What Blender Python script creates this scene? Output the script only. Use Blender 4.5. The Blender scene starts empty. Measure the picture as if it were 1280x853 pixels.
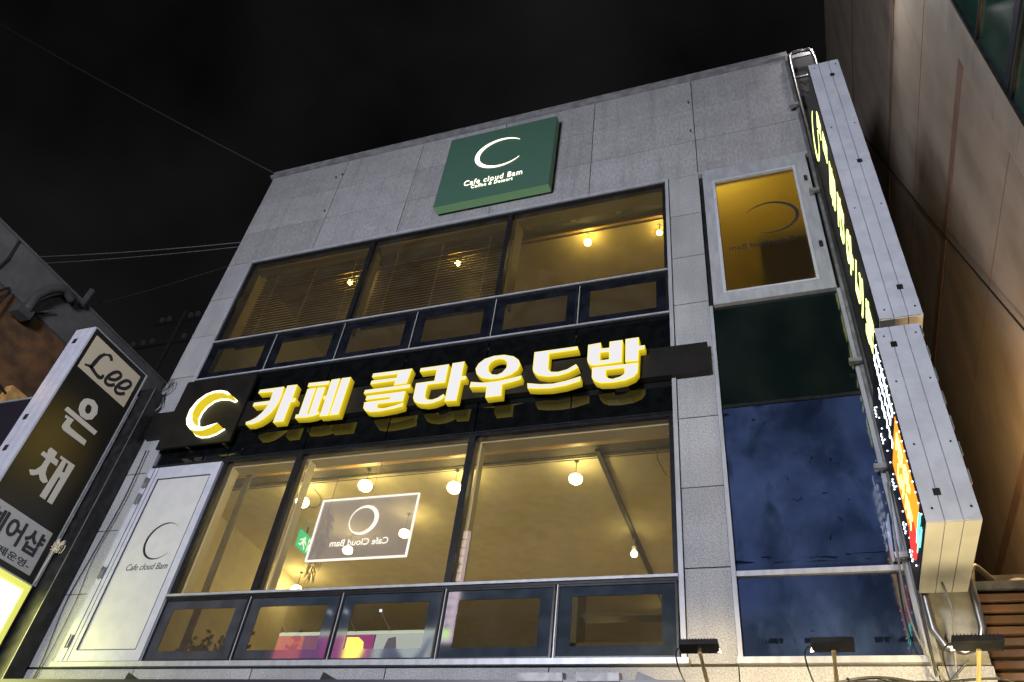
import bpy, bmesh, math, random
from mathutils import Vector, Matrix
from mathutils.geometry import tessellate_polygon
random.seed(7)
sc = bpy.context.scene
COL = sc.collection
R = math.radians

# ------------------------------------------------------------------ camera
cam_d = bpy.data.cameras.new('camera'); cam = bpy.data.objects.new('camera', cam_d); COL.objects.link(cam)
cam_d.sensor_width = 36.0; cam_d.lens = 27.12; cam_d.clip_start = 0.05; cam_d.clip_end = 600
cam.location = (0, -6.8, 1.6)
cam.rotation_euler = (Matrix.Rotation(0.420894, 4, 'Z') @ Matrix.Rotation(math.pi/2+0.71913, 4, 'X') @ Matrix.Rotation(0.145883, 4, 'Z')).to_euler()
sc.camera = cam
sc.view_settings.view_transform = 'Standard'; sc.view_settings.look = 'None'
sc.view_settings.exposure = 0; sc.view_settings.gamma = 1
sc.cycles.use_denoising = True
sc.cycles.max_bounces = 8; sc.cycles.transparent_max_bounces = 16; sc.cycles.glossy_bounces = 4
sc.cycles.caustics_reflective = False; sc.cycles.caustics_refractive = False
sc.cycles.sample_clamp_indirect = 4.0

# ------------------------------------------------------------------ world: dim overcast city night
w = bpy.data.worlds.new('World'); sc.world = w; w.use_nodes = True
nt = w.node_tree; bg = nt.nodes['Background']
tc = nt.nodes.new('ShaderNodeTexCoord'); nz = nt.nodes.new('ShaderNodeTexNoise'); nz.inputs['Scale'].default_value = 2.2
nz.inputs['Detail'].default_value = 5
cr = nt.nodes.new('ShaderNodeValToRGB')
cr.color_ramp.elements[0].position = .42; cr.color_ramp.elements[0].color = (.0018, .0019, .0021, 1)
cr.color_ramp.elements[1].position = .75; cr.color_ramp.elements[1].color = (.0105, .0104, .0104, 1)
nt.links.new(tc.outputs['Generated'], nz.inputs['Vector']); nt.links.new(nz.outputs['Fac'], cr.inputs['Fac'])
nt.links.new(cr.outputs['Color'], bg.inputs['Color']); bg.inputs['Strength'].default_value = 1.0

# ------------------------------------------------------------------ street lamps of the road behind the camera
def lamp(name, kind, loc, power, color, size=.3, target=None, spot=60, blend=.5):
    d = bpy.data.lights.new(name, kind); d.energy = power; d.color = color
    if kind == 'AREA': d.shape = 'DISK'; d.size = size
    else: d.shadow_soft_size = size
    if kind == 'SPOT': d.spot_size = R(spot); d.spot_blend = blend
    o = bpy.data.objects.new(name, d); COL.objects.link(o); o.location = loc
    if target: o.rotation_euler = (Vector(target)-Vector(loc)).to_track_quat('-Z', 'Y').to_euler()
    return o
lamp('street_light_source', 'AREA', (-4.2, -10.8, 6.0), 1720, (.90, .91, 1.0), 2.4, (-3.5, 0, 9.8))
lamp('street_light_source', 'AREA', (3.4, -9.4, 5.0), 1250, (.82, .86, 1.0), .9, (-.2, 0, 6.0))

# ------------------------------------------------------------------ helpers
WP = {}
def meta(o, label=None, cat=None, group=None, kind=None):
    if label: o['label'] = label
    if cat: o['category'] = cat
    if group: o['group'] = group
    if kind: o['kind'] = kind
    return o
def place(o, parent, wloc):
    COL.objects.link(o); WP[o.name] = Vector(wloc)
    if parent is not None:
        o.parent = parent; o.location = Vector(wloc)-WP[parent.name]
    else: o.location = wloc
    return o
def thing(name, loc, label, cat, group=None):
    return meta(place(bpy.data.objects.new(name, None), None, loc), label, cat, group)
_bc = {}
def box(name, x0, x1, y0, y1, z0, z1, mat, parent=None, bevel=0.0):
    dx, dy, dz = x1-x0, y1-y0, z1-z0
    key = (round(dx, 3), round(dy, 3), round(dz, 3), mat.name, bevel)
    me = _bc.get(key)
    if me is None:
        bm = bmesh.new(); bmesh.ops.create_cube(bm, size=1)
        bmesh.ops.scale(bm, vec=(dx, dy, dz), verts=bm.verts)
        if bevel: bmesh.ops.bevel(bm, geom=bm.edges[:], offset=bevel, segments=1, affect='EDGES')
        me = bpy.data.meshes.new(name); bm.to_mesh(me); bm.free(); me.materials.append(mat); _bc[key] = me
    return place(bpy.data.objects.new(name, me), parent, ((x0+x1)/2, (y0+y1)/2, (z0+z1)/2))
class MB:
    """collects boxes, tubes and prisms (world coordinates) into ONE mesh"""
    def __init__(s): s.bm = bmesh.new()
    def box(s, x0, x1, y0, y1, z0, z1, rot=None, bevel=0):
        g = bmesh.ops.create_cube(s.bm, size=1); v = g['verts']
        bmesh.ops.scale(s.bm, vec=(x1-x0, y1-y0, z1-z0), verts=v)
        if rot: bmesh.ops.rotate(s.bm, matrix=rot, verts=v, cent=(0, 0, 0))
        bmesh.ops.translate(s.bm, vec=((x0+x1)/2, (y0+y1)/2, (z0+z1)/2), verts=v)
        return s
    def prism(s, outer, holes, plane, a, b):
        """2-D outline in plane 'xz' (extruded along y) or 'yz' (along x) from a to b"""
        f = (lambda p, t: (p[0], t, p[1])) if plane == 'xz' else ((lambda p, t: (t, p[0], p[1])) if plane == 'yz' else (lambda p, t: (p[0], p[1], t)))
        loops = [outer]+list(holes); flat = [p for l in loops for p in l]
        tri = tessellate_polygon([[Vector((p[0], p[1], 0)) for p in l] for l in loops])
        va = [s.bm.verts.new(f(p, a)) for p in flat]; vb = [s.bm.verts.new(f(p, b)) for p in flat]
        for t in tri:
            try: s.bm.faces.new([va[i] for i in t]); s.bm.faces.new([vb[i] for i in reversed(t)])
            except ValueError: pass
        k = 0
        for l in loops:
            n = len(l)
            for i in range(n):
                j = (i+1) % n
                s.bm.faces.new([va[k+i], vb[k+i], vb[k+j], va[k+j]])
            k += n
        return s
    def tube(s, pts, r, seg=8, cap=True):
        pts = [Vector(p) for p in pts]; rings = []
        n = len(pts)
        for i, p in enumerate(pts):
            d = ((pts[min(i+1, n-1)]-pts[max(i-1, 0)]).normalized())
            u = d.cross(Vector((0, 0, 1)));
            if u.length < .05: u = d.cross(Vector((0, 1, 0)))
            u.normalize(); v = d.cross(u).normalized()
            rr = r[i] if isinstance(r, (list, tuple)) else r
            rings.append([s.bm.verts.new(p+(u*math.cos(2*math.pi*k/seg)+v*math.sin(2*math.pi*k/seg))*rr) for k in range(seg)])
        for a, b in zip(rings, rings[1:]):
            # match ring phase to avoid twisting
            best = min(range(seg), key=lambda q: (b[q].co-a[0].co).length)
            for k in range(seg):
                s.bm.faces.new([a[k], a[(k+1) % seg], b[(k+1+best) % seg], b[(k+best) % seg]]) if True else None
        if cap:
            s.bm.faces.new(rings[0][::-1]); s.bm.faces.new(rings[-1])
        return s
    def ball(s, c, r, sub=2, sc_=(1, 1, 1)):
        g = bmesh.ops.create_icosphere(s.bm, subdivisions=sub, radius=r)
        bmesh.ops.scale(s.bm, vec=sc_, verts=g['verts']); bmesh.ops.translate(s.bm, vec=c, verts=g['verts'])
        return s
    def cone(s, c, r1, r2, h, seg=20, rot=None):
        g = bmesh.ops.create_cone(s.bm, segments=seg, radius1=r1, radius2=r2, depth=h, cap_ends=True)
        if rot: bmesh.ops.rotate(s.bm, matrix=rot, verts=g['verts'], cent=(0, 0, 0))
        bmesh.ops.translate(s.bm, vec=c, verts=g['verts']); return s
    def strokes(s, pts, wdt, plane, a, b):
        """flat strokes of width wdt along a 2-D polyline, with thickness a..b"""
        n = len(pts); L = []; Rr = []
        for i in range(n):
            p0 = Vector(pts[max(i-1, 0)]); p1 = Vector(pts[min(i+1, n-1)]); d = (p1-p0).normalized(); nn = Vector((-d.y, d.x))
            ww = wdt[i] if isinstance(wdt, (list, tuple)) else wdt
            L.append(tuple(Vector(pts[i])+nn*ww/2)); Rr.append(tuple(Vector(pts[i])-nn*ww/2))
        return s.prism(L+Rr[::-1], [], plane, a, b)
    def build(s, name, mat, parent=None, smooth=False, origin=None):
        bmesh.ops.recalc_face_normals(s.bm, faces=s.bm.faces)
        o_ = Vector(origin) if origin else (WP[parent.name] if parent is not None else Vector((0, 0, 0)))
        if origin is None and parent is None and s.bm.verts:
            c = Vector((0, 0, 0))
            for v in s.bm.verts: c += v.co
            o_ = c/len(s.bm.verts)
        bmesh.ops.translate(s.bm, vec=-o_, verts=s.bm.verts)
        me = bpy.data.meshes.new(name); s.bm.to_mesh(me); s.bm.free()
        for m in (mat if isinstance(mat, list) else [mat]): me.materials.append(m)
        if smooth: me.polygons.foreach_set('use_smooth', [True]*len(me.polygons))
        return place(bpy.data.objects.new(name, me), parent, o_)
def smooth_path(ctrl, n=8):
    """Catmull-Rom through the control points"""
    P = [Vector(c) for c in ctrl]; P = [P[0]*2-P[1]]+P+[P[-1]*2-P[-2]]; out = []
    for i in range(1, len(P)-2):
        for k in range(n):
            t = k/n; a, b, c, d = P[i-1], P[i], P[i+1], P[i+2]
            out.append(.5*((2*b)+(c-a)*t+(2*a-5*b+4*c-d)*t*t+(3*b-a-3*c+d)*t**3))
    out.append(P[-2]); return out
def sag(a, b, s, n=24):
    a, b = Vector(a), Vector(b)
    return [a.lerp(b, i/n)-Vector((0, 0, s*4*(i/n)*(1-i/n))) for i in range(n+1)]
def text(name, body, loc, height, face, mat, parent, width=None, bold=0.0, ext=.002, align='LEFT', shear=0.0, spacing=1.0):
    """flat print / raised lettering; face: '-y','+y','+x','-x' = the way it looks"""
    c = bpy.data.curves.new(name, 'FONT'); c.body = body; c.size = 1; c.align_x = align; c.offset = bold; c.extrude = 0; c.resolution_u = 3; c.shear = shear; c.space_character = spacing
    t = bpy.data.objects.new(name, c); COL.objects.link(t)
    dg = bpy.context.evaluated_depsgraph_get(); me = bpy.data.meshes.new_from_object(t.evaluated_get(dg)); bpy.data.objects.remove(t)
    bm = bmesh.new(); bm.from_mesh(me)
    xs = [v.co.x for v in bm.verts]; ys = [v.co.y for v in bm.verts]
    hh = max(ys)-min(ys); ww = max(xs)-min(xs); k = height/hh; kx = width/ww if width else k
    for v in bm.verts: v.co.x = (v.co.x-min(xs))*kx; v.co.y = (v.co.y-min(ys))*k
    g = bmesh.ops.extrude_face_region(bm, geom=bm.faces[:]); bmesh.ops.translate(bm, vec=(0, 0, ext), verts=[e for e in g['geom'] if isinstance(e, bmesh.types.BMVert)])
    ang = {'-y': 0, '+x': 90, '+y': 180, '-x': -90}[face]
    M = Matrix.Rotation(R(ang), 4, 'Z') @ Matrix.Rotation(R(90), 4, 'X'); bmesh.ops.transform(bm, matrix=M, verts=bm.verts)
    bmesh.ops.recalc_face_normals(bm, faces=bm.faces)
    # one mesh per word: group the letters by the gaps between them along the line
    ax = 1 if face in ('+x', '-x') else 0; seen = set(); isl = []
    for v in bm.verts:
        if v in seen: continue
        st, comp = [v], []; seen.add(v)
        while st:
            q = st.pop(); comp.append(q)
            for e in q.link_edges:
                u = e.other_vert(q)
                if u not in seen: seen.add(u); st.append(u)
        c_ = [q.co[ax] for q in comp]; isl.append((min(c_), max(c_), comp))
    isl.sort(key=lambda t: t[0]); words = []; end = None
    for a, b, comp in isl:
        if end is None or a-end > height*.20: words.append([])
        words[-1] += comp; end = b if end is None else max(end, b)
    bpy.data.meshes.remove(me); res = None
    for wv in words:
        idx = {v: i for i, v in enumerate(wv)}; fs_ = {f for v in wv for f in v.link_faces}
        m2 = bpy.data.meshes.new(name); m2.from_pydata([tuple(v.co) for v in wv], [], [[idx[v] for v in f.verts] for f in fs_]); m2.materials.append(mat)
        res = place(bpy.data.objects.new(name, m2), parent, loc)
    bm.free(); return res
def crescent(c, r, t, a0, a1, n=36, k=1.0, peak=.5, sx=1.0, r_in=0):
    """2-D crescent outline: arc of radius r open between a1 and a0, t thick in the middle, tapering to points"""
    o, i_ = [], []
    for q in range(n+1):
        u = q/n; a = R(a0+(a1-a0)*u); tt = t*(math.sin(math.pi*u)**k)+.002
        o.append((c[0]+r*math.cos(a)*sx, c[1]+r*math.sin(a))); i_.append((c[0]+(r-tt)*math.cos(a)*sx, c[1]+(r-tt)*math.sin(a)))
    return o+i_[::-1]
def inset(pts, d):
    """shrink (d>0) a closed outline"""
    n = len(pts); area = sum(pts[i][0]*pts[(i+1) % n][1]-pts[(i+1) % n][0]*pts[i][1] for i in range(n)); s = 1 if area > 0 else -1; out = []
    for i in range(n):
        p, a, b = Vector(pts[i]), Vector(pts[i-1]), Vector(pts[(i+1) % n])
        d1 = (p-a).normalized(); d2 = (b-p).normalized(); n1 = Vector((-d1.y, d1.x)); n2 = Vector((-d2.y, d2.x)); m = n1+n2
        m = m.normalized() if m.length > 1e-4 else n1
        k = min(1.6, 1/max(.3, m.dot(n1)))
        out.append(tuple(p+m*d*s*k))
    return out

# ------------------------------------------------------------------ materials
def mat(name, color, rough=.5, metal=0.0, emit=None, estr=0.0, noise=None, scale=4.0, stretch=(1, 1, 1), detail=4, lo=.4, hi=.6, bump=0.0, bscale=60, coat=0.0, spec=.5, noise2=None, scale2=20, amt2=.3, rvar=0.0):
    m = bpy.data.materials.new(name); m.use_nodes = True; n = m.node_tree; b = n.nodes['Principled BSDF']
    b.inputs['Base Color'].default_value = (*color, 1); b.inputs['Roughness'].default_value = rough; b.inputs['Metallic'].default_value = metal
    b.inputs['Specular IOR Level'].default_value = spec; b.inputs['Coat Weight'].default_value = coat
    if emit: b.inputs['Emission Color'].default_value = (*emit, 1); b.inputs['Emission Strength'].default_value = estr
    ge = n.nodes.new('ShaderNodeNewGeometry'); mp = n.nodes.new('ShaderNodeMapping'); n.links.new(ge.outputs['Position'], mp.inputs['Vector']); mp.inputs['Scale'].default_value = stretch
    src = None
    if noise:
        t = n.nodes.new('ShaderNodeTexNoise'); t.inputs['Scale'].default_value = scale; t.inputs['Detail'].default_value = detail; n.links.new(mp.outputs['Vector'], t.inputs['Vector'])
        r = n.nodes.new('ShaderNodeValToRGB'); r.color_ramp.elements[0].position = lo; r.color_ramp.elements[1].position = hi
        r.color_ramp.elements[0].color = (*color, 1); r.color_ramp.elements[1].color = (*noise, 1); n.links.new(t.outputs['Fac'], r.inputs['Fac']); src = r.outputs['Color']
        n.links.new(src, b.inputs['Base Color'])
        if rvar:
            mr = n.nodes.new('ShaderNodeMapRange'); mr.inputs['To Min'].default_value = rough; mr.inputs['To Max'].default_value = rough+rvar; n.links.new(t.outputs['Fac'], mr.inputs['Value']); n.links.new(mr.outputs['Result'], b.inputs['Roughness'])
    if noise2:
        t2 = n.nodes.new('ShaderNodeTexNoise'); t2.inputs['Scale'].default_value = scale2; t2.inputs['Detail'].default_value = 2; n.links.new(ge.outputs['Position'], t2.inputs['Vector'])
        r2 = n.nodes.new('ShaderNodeValToRGB'); r2.color_ramp.elements[0].position = .42; r2.color_ramp.elements[1].position = .62; r2.color_ramp.elements[0].color = (0, 0, 0, 1); r2.color_ramp.elements[1].color = (amt2, amt2, amt2, 1)
        n.links.new(t2.outputs['Fac'], r2.inputs['Fac'])
        mx = n.nodes.new('ShaderNodeMix'); mx.data_type = 'RGBA'; n.links.new(r2.outputs['Color'], mx.inputs['Factor'])
        if src: n.links.new(src, mx.inputs[6])
        else: mx.inputs[6].default_value = (*color, 1)
        mx.inputs[7].default_value = (*noise2, 1); n.links.new(mx.outputs[2], b.inputs['Base Color'])
    if bump:
        t3 = n.nodes.new('ShaderNodeTexNoise'); t3.inputs['Scale'].default_value = bscale; n.links.new(ge.outputs['Position'], t3.inputs['Vector'])
        bu = n.nodes.new('ShaderNodeBump'); bu.inputs['Strength'].default_value = bump; bu.inputs['Distance'].default_value = .01; n.links.new(t3.outputs['Fac'], bu.inputs['Height']); n.links.new(bu.outputs['Normal'], b.inputs['Normal'])
    return m
def glow(name, color, strength): return mat(name, tuple(.15*min(1, c) for c in color), .5, emit=color, estr=strength)
def glass(name, tint, r0=.06, film=.12, frough=.22, dirt=(.35, .33, .3), dirt_amt=.05, refl=1.0, frosted=False):
    """thin single pane: clear part + slightly scattering grime film + mirror part, with smears of dust"""
    m = bpy.data.materials.new(name); m.use_nodes = True; n = m.node_tree; n.nodes.clear(); L = n.links.new
    out = n.nodes.new('ShaderNodeOutputMaterial'); tr = n.nodes.new('ShaderNodeBsdfTransparent'); tr.inputs['Color'].default_value = (*tint, 1)
    rf = n.nodes.new('ShaderNodeBsdfTranslucent'); rf.inputs['Color'].default_value = (*tint, 1)
    df = n.nodes.new('ShaderNodeBsdfDiffuse'); df.inputs['Color'].default_value = (*dirt, 1)
    gl = n.nodes.new('ShaderNodeBsdfGlossy'); gl.inputs['Roughness'].default_value = .0; gl.inputs['Color'].default_value = (refl, refl, refl, 1)
    lw = n.nodes.new('ShaderNodeLayerWeight'); pw = n.nodes.new('ShaderNodeMath'); pw.operation = 'POWER'; pw.inputs[1].default_value = 5; L(lw.outputs['Facing'], pw.inputs[0])
    fr = n.nodes.new('ShaderNodeMath'); fr.operation = 'MULTIPLY_ADD'; fr.inputs[1].default_value = 1-r0; fr.inputs[2].default_value = r0; L(pw.outputs[0], fr.inputs[0])
    ge = n.nodes.new('ShaderNodeNewGeometry'); t = n.nodes.new('ShaderNodeTexNoise'); t.inputs['Scale'].default_value = 2.3; t.inputs['Detail'].default_value = 6; t.inputs['Distortion'].default_value = 1.2; L(ge.outputs['Position'], t.inputs['Vector'])
    mr = n.nodes.new('ShaderNodeMapRange'); mr.inputs['From Min'].default_value = .35; mr.inputs['From Max'].default_value = .8; mr.inputs['To Min'].default_value = dirt_amt*.5; mr.inputs['To Max'].default_value = dirt_amt*1.6; L(t.outputs['Fac'], mr.inputs['Value'])
    a = n.nodes.new('ShaderNodeMixShader'); a.inputs['Fac'].default_value = film; L(tr.outputs[0], a.inputs[1]); L(rf.outputs[0], a.inputs[2])
    b = n.nodes.new('ShaderNodeMixShader'); L(mr.outputs[0], b.inputs['Fac']); L(a.outputs[0], b.inputs[1]); L(df.outputs[0], b.inputs[2])
    c = n.nodes.new('ShaderNodeMixShader'); L(fr.outputs[0], c.inputs['Fac']); L(b.outputs[0], c.inputs[1]); L(gl.outputs[0], c.inputs[2]); L(c.outputs[0], out.inputs['Surface'])
    return m
M = dict(
 granite=mat('granite', (.20, .205, .215), .62, noise=(.33, .335, .35), scale=70, detail=3, lo=.38, hi=.62, noise2=(.10, .10, .11), scale2=1.3, amt2=.25, bump=.25, bscale=90),
 granite_top=mat('weathered_granite', (.20, .20, .212), .7, noise=(.285, .285, .30), scale=34, stretch=(1, 1, .35), detail=7, lo=.36, hi=.64, noise2=(.12, .12, .12), scale2=2.6, amt2=.20, bump=.25, bscale=70),
 mortar=mat('dark_joint', (.035, .035, .037), .9),
 concrete=mat('concrete', (.16, .16, .16), .85, noise=(.24, .235, .225), scale=3.5, detail=8, noise2=(.06, .06, .06), scale2=9, amt2=.4, bump=.3, bscale=40),
 coping=mat('coping_metal', (.24, .24, .26), .55, .3, noise=(.16, .16, .17), scale=6),
 trim=mat('anodised_trim', (.34, .35, .385), .38, .2, noise=(.28, .29, .32), scale=14, stretch=(1, 1, .3)),
 frame=mat('dark_frame', (.010, .011, .013), .28, .3, noise=(.018, .019, .022), scale=18),
 frit=mat('blue_lit_border_glass', (.022, .030, .041), .05, noise=(.034, .045, .060), scale=5, detail=8, spec=.7),  # dark border glass with the street light's blue put into its colour
 frit_up=mat('black_border_glass', (.004, .005, .008), .06, noise=(.008, .010, .015), scale=5, spec=.6),  # same border glass for the upper sashes, no street light painted in
 spandrel=mat('black_spandrel_glass', (.002, .0025, .003), .015, noise=(.004, .0045, .005), scale=7, spec=1.0),
 black=mat('black_acrylic', (.006, .0055, .005), .45, noise=(.009, .008, .007), scale=5, spec=.25),
 blackmetal=mat('black_metal', (.012, .012, .013), .38, .4, noise=(.025, .025, .027), scale=9),
 rubber=mat('black_cable', (.012, .012, .012), .55),
 greycable=mat('grey_cable', (.10, .10, .10), .5),
 dimcable=mat('dim_cable', (.03, .03, .03), .6),
 dimmetal=mat('dim_metal', (.03, .03, .032), .7),
 insul=mat('dim_insulator', (.10, .10, .10), .5),
 ductgrey=mat('duct_grey', (.035, .036, .038), .8, noise=(.05, .05, .05), scale=5),
 white=mat('white_door_paint', (.43, .43, .44), .38, noise=(.40, .40, .41), scale=6),
 lav=mat('white_frame_paint', (.38, .39, .46), .32, noise=(.34, .35, .42), scale=9),
 seam=mat('dark_seam', (.04, .042, .06), .6),
 ink=mat('black_print', (.012, .012, .016), .5),
 signgrey=mat('sign_housing', (.50, .52, .58), .36, .25, noise=(.46, .48, .54), scale=3, noise2=(.28, .29, .33), scale2=8, amt2=.25),
 cream=mat('cream_housing', (.50, .49, .46), .4, .1, noise=(.44, .43, .40), scale=4),
 steel=mat('stainless_tube', (.26, .26, .265), .30, 1.0, noise=(.30, .30, .31), scale=12, rvar=.12),
 galv=mat('galvanised', (.34, .34, .35), .4, .7, noise=(.22, .22, .23), scale=10),
 green=mat('green_sign_panel', (.040, .095, .068), .48, noise=(.046, .106, .076), scale=30),
 greenedge=mat('green_sign_edge', (.14, .27, .13), .5),
 plaster=mat('ceiling_plaster', (.58, .51, .37), .85, noise=(.53, .465, .335), scale=1.6, detail=9, lo=.35, hi=.7, noise2=(.30, .26, .18), scale2=5.5, amt2=.22, bump=.3, bscale=12),
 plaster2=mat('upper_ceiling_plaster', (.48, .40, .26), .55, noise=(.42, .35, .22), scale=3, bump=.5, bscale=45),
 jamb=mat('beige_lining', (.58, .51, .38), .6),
 wood=mat('orange_wood_rail', (.50, .30, .11), .45, noise=(.38, .21, .07), scale=12, stretch=(.2, 1, 1)),
 dark=mat('dark_recess', (.03, .028, .025), .8),
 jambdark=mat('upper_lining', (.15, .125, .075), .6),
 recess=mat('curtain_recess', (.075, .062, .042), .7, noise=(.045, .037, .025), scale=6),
 floor=mat('timber_floor', (.16, .10, .06), .5, noise=(.11, .07, .04), scale=6),
 slat=mat('blind_slat', (.05, .037, .020), .3, noise=(.035, .026, .014), scale=20, stretch=(.2, 1, 1)),
 amberfilm=mat('amber_wall', (.44, .35, .14), .7, noise=(.38, .30, .12), scale=1.4),
 darkgreen=mat('green_lit_film_glass', (.003, .006, .0055), .02, noise=(.006, .010, .009), scale=1.7, detail=8, stretch=(1, 1, .6), spec=.7, rvar=.05),  # green cast of the lamp light put into the base colour
 leaf=mat('leaf', (.03, .065, .025), .5, noise=(.05, .09, .03), scale=30),
 dryleaf=mat('dried_grass', (.38, .30, .20), .7),
 asphalt=mat('asphalt', (.045, .045, .047), .85, noise=(.06, .06, .062), scale=40, bump=.4),
 paving=mat('paving', (.20, .19, .18), .8, noise=(.15, .145, .14), scale=9),
 tan=mat('tan_render', (.26, .22, .18), .78, noise=(.215, .175, .14), scale=2.0, detail=9, stretch=(1, 1, .25), lo=.3, hi=.72, noise2=(.12, .09, .07), scale2=2.2, amt2=.18, bump=.3, bscale=25),
 stripe=mat('pink_band', (.15, .09, .072), .75, noise=(.12, .072, .058), scale=3),
 beige=mat('beige_tower_panel', (.24, .21, .18), .6, noise=(.20, .175, .15), scale=2.2),
 towerglass=mat('green_tower_glass', (.010, .030, .024), .10, noise=(.018, .045, .036), scale=2, spec=.8),
 rust=mat('rusty_wall', (.16, .075, .028), .85, noise=(.085, .042, .018), scale=2.4, detail=9, lo=.38, hi=.62, noise2=(.03, .02, .012), scale2=4.0, amt2=.6, bump=.5, bscale=12),
 parapet=mat('grey_parapet', (.075, .073, .072), .85, noise=(.095, .093, .092), scale=2, noise2=(.045, .045, .045), scale2=5, amt2=.3),
 rib=mat('brown_rib', (.17, .085, .055), .55, .0, noise=(.14, .09, .065), scale=2.4, stretch=(1, 1, 6)),
 navy=mat('navy_sheet', (.012, .013, .024), .4),
 brick_block=mat('ochre_stone', (.55, .33, .10), .8, noise=(.40, .22, .07), scale=9, bump=.6, bscale=20),
 brass=mat('yellow_arm', (.55, .40, .16), .4, .4),
 leepanel=mat('lee_light_panel', (.36, .31, .23), .55, emit=(.62, .55, .42), estr=.07),
 leegrey=mat('lee_grey_panel', (.33, .33, .33), .55, noise=(.30, .30, .30), scale=20),
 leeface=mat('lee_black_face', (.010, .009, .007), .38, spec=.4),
 letgrey=mat('lee_letter', (.42, .39, .34), .5, emit=(.6, .55, .42), estr=.05),
 g_letter=glow('letter_face_glow', (.88, .85, .86), .80),
 g_side=mat('letter_side_glow', (.25, .19, .01), .45, emit=(.80, .60, .015), estr=.62),
 g_edge=glow('letter_edge_glow', (1.0, .86, .10), .95),
 g_moon=glow('moon_glow', (1.0, .95, .62), 2.6),
 g_warm=glow('warm_letter_glow', (1.0, .93, .72), 2.2),
 g_lime=glow('lime_letter_glow', (.88, 1.0, .30), 2.4),
 g_white=glow('white_led', (.80, .90, 1.0), 5.0),
 g_orange=glow('orange_led_panel', (1.0, .26, .01), 1.9),
 g_yel=glow('yellow_led', (1.0, .82, .25), 2.4),
 g_red=glow('red_led_panel', (.9, .04, .03), 1.5),
 g_teal=glow('teal_led', (.1, .9, .7), 5),
 g_lamp=glow('lamp_globe_glow', (1.0, .86, .38), 68.0),
 g_lamp_up=glow('upper_bulb_glow', (1.0, .85, .26), 165.0),
 g_cool=glow('cool_led_lens', (1.0, .82, .45), 9.0),
 g_exit=glow('exit_sign_green', (.03, .62, .30), 1.1),
 g_exitw=glow('exit_sign_white', (.75, 1.0, .85), 1.4),
 g_yellowbox=mat('yellow_lightbox', (.9, .9, .5), .5, emit=(1.0, 1.0, .30), estr=9.0),
 g_yellowtrim=mat('yellow_lit_trim', (.7, .7, .2), .5, emit=(.9, .9, .1), estr=.5),
 g_edgewhite=glow('acrylic_edge_glow', (.92, .90, 1.0), 1.7),
)
def acrylic(name, color, alpha, em):
    m = bpy.data.materials.new(name); m.use_nodes = True; b = m.node_tree.nodes['Principled BSDF']
    b.inputs['Base Color'].default_value = (*color, 1); b.inputs['Alpha'].default_value = alpha; b.inputs['Roughness'].default_value = .1
    b.inputs['Emission Color'].default_value = (*color, 1); b.inputs['Emission Strength'].default_value = em
    return m
M['acrylic'] = acrylic('lit_acrylic_sheet', (.34, .34, .52), .34, .26)
M['glass_lo'] = glass('window_glass', (.93, .90, .80), film=.03, dirt_amt=.035)
M['glass_up'] = glass('upper_window_glass', (.80, .74, .58), film=.05, dirt_amt=.03)
M['glass_film'] = glass('frosted_film_glass', (.85, .75, .55), film=.82, dirt_amt=.0, refl=.6, frosted=True)
M['glass_clear'] = glass('sash_glass', (.66, .64, .56), r0=.15, film=.03, frough=.15, dirt_amt=.03)
def grad_emit(m, loc, radius, lo, hi, axis=None):
    """painted glow: emission strength falls off from a point (or along one axis of the housing)"""
    n = m.node_tree; b = n.nodes['Principled BSDF']; ge = n.nodes.new('ShaderNodeNewGeometry'); q = n.nodes.new('ShaderNodeMapRange'); q.interpolation_type = 'SMOOTHSTEP'
    if axis is None:
        d = n.nodes.new('ShaderNodeVectorMath'); d.operation = 'DISTANCE'; d.inputs[1].default_value = loc; n.links.new(ge.outputs['Position'], d.inputs[0]); n.links.new(d.outputs['Value'], q.inputs['Value'])
        q.inputs['From Min'].default_value = 0; q.inputs['From Max'].default_value = radius; q.inputs['To Min'].default_value = hi; q.inputs['To Max'].default_value = lo
    else:
        d = n.nodes.new('ShaderNodeSeparateXYZ'); n.links.new(ge.outputs['Position'], d.inputs[0]); n.links.new(d.outputs[axis], q.inputs['Value'])
        q.inputs['From Min'].default_value = loc; q.inputs['From Max'].default_value = radius; q.inputs['To Min'].default_value = lo; q.inputs['To Max'].default_value = hi
    n.links.new(q.outputs['Result'], b.inputs['Emission Strength'])
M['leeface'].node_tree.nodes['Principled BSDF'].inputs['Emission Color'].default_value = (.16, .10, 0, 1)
grad_emit(M['leeface'], (-8.71, -1.15, 6.45), .95, 0, .27)  # yellow glow painted onto the salon sign face, no lamp inside
grad_emit(M['g_side'], -.10, -.21, .34, .80, 1)
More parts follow.
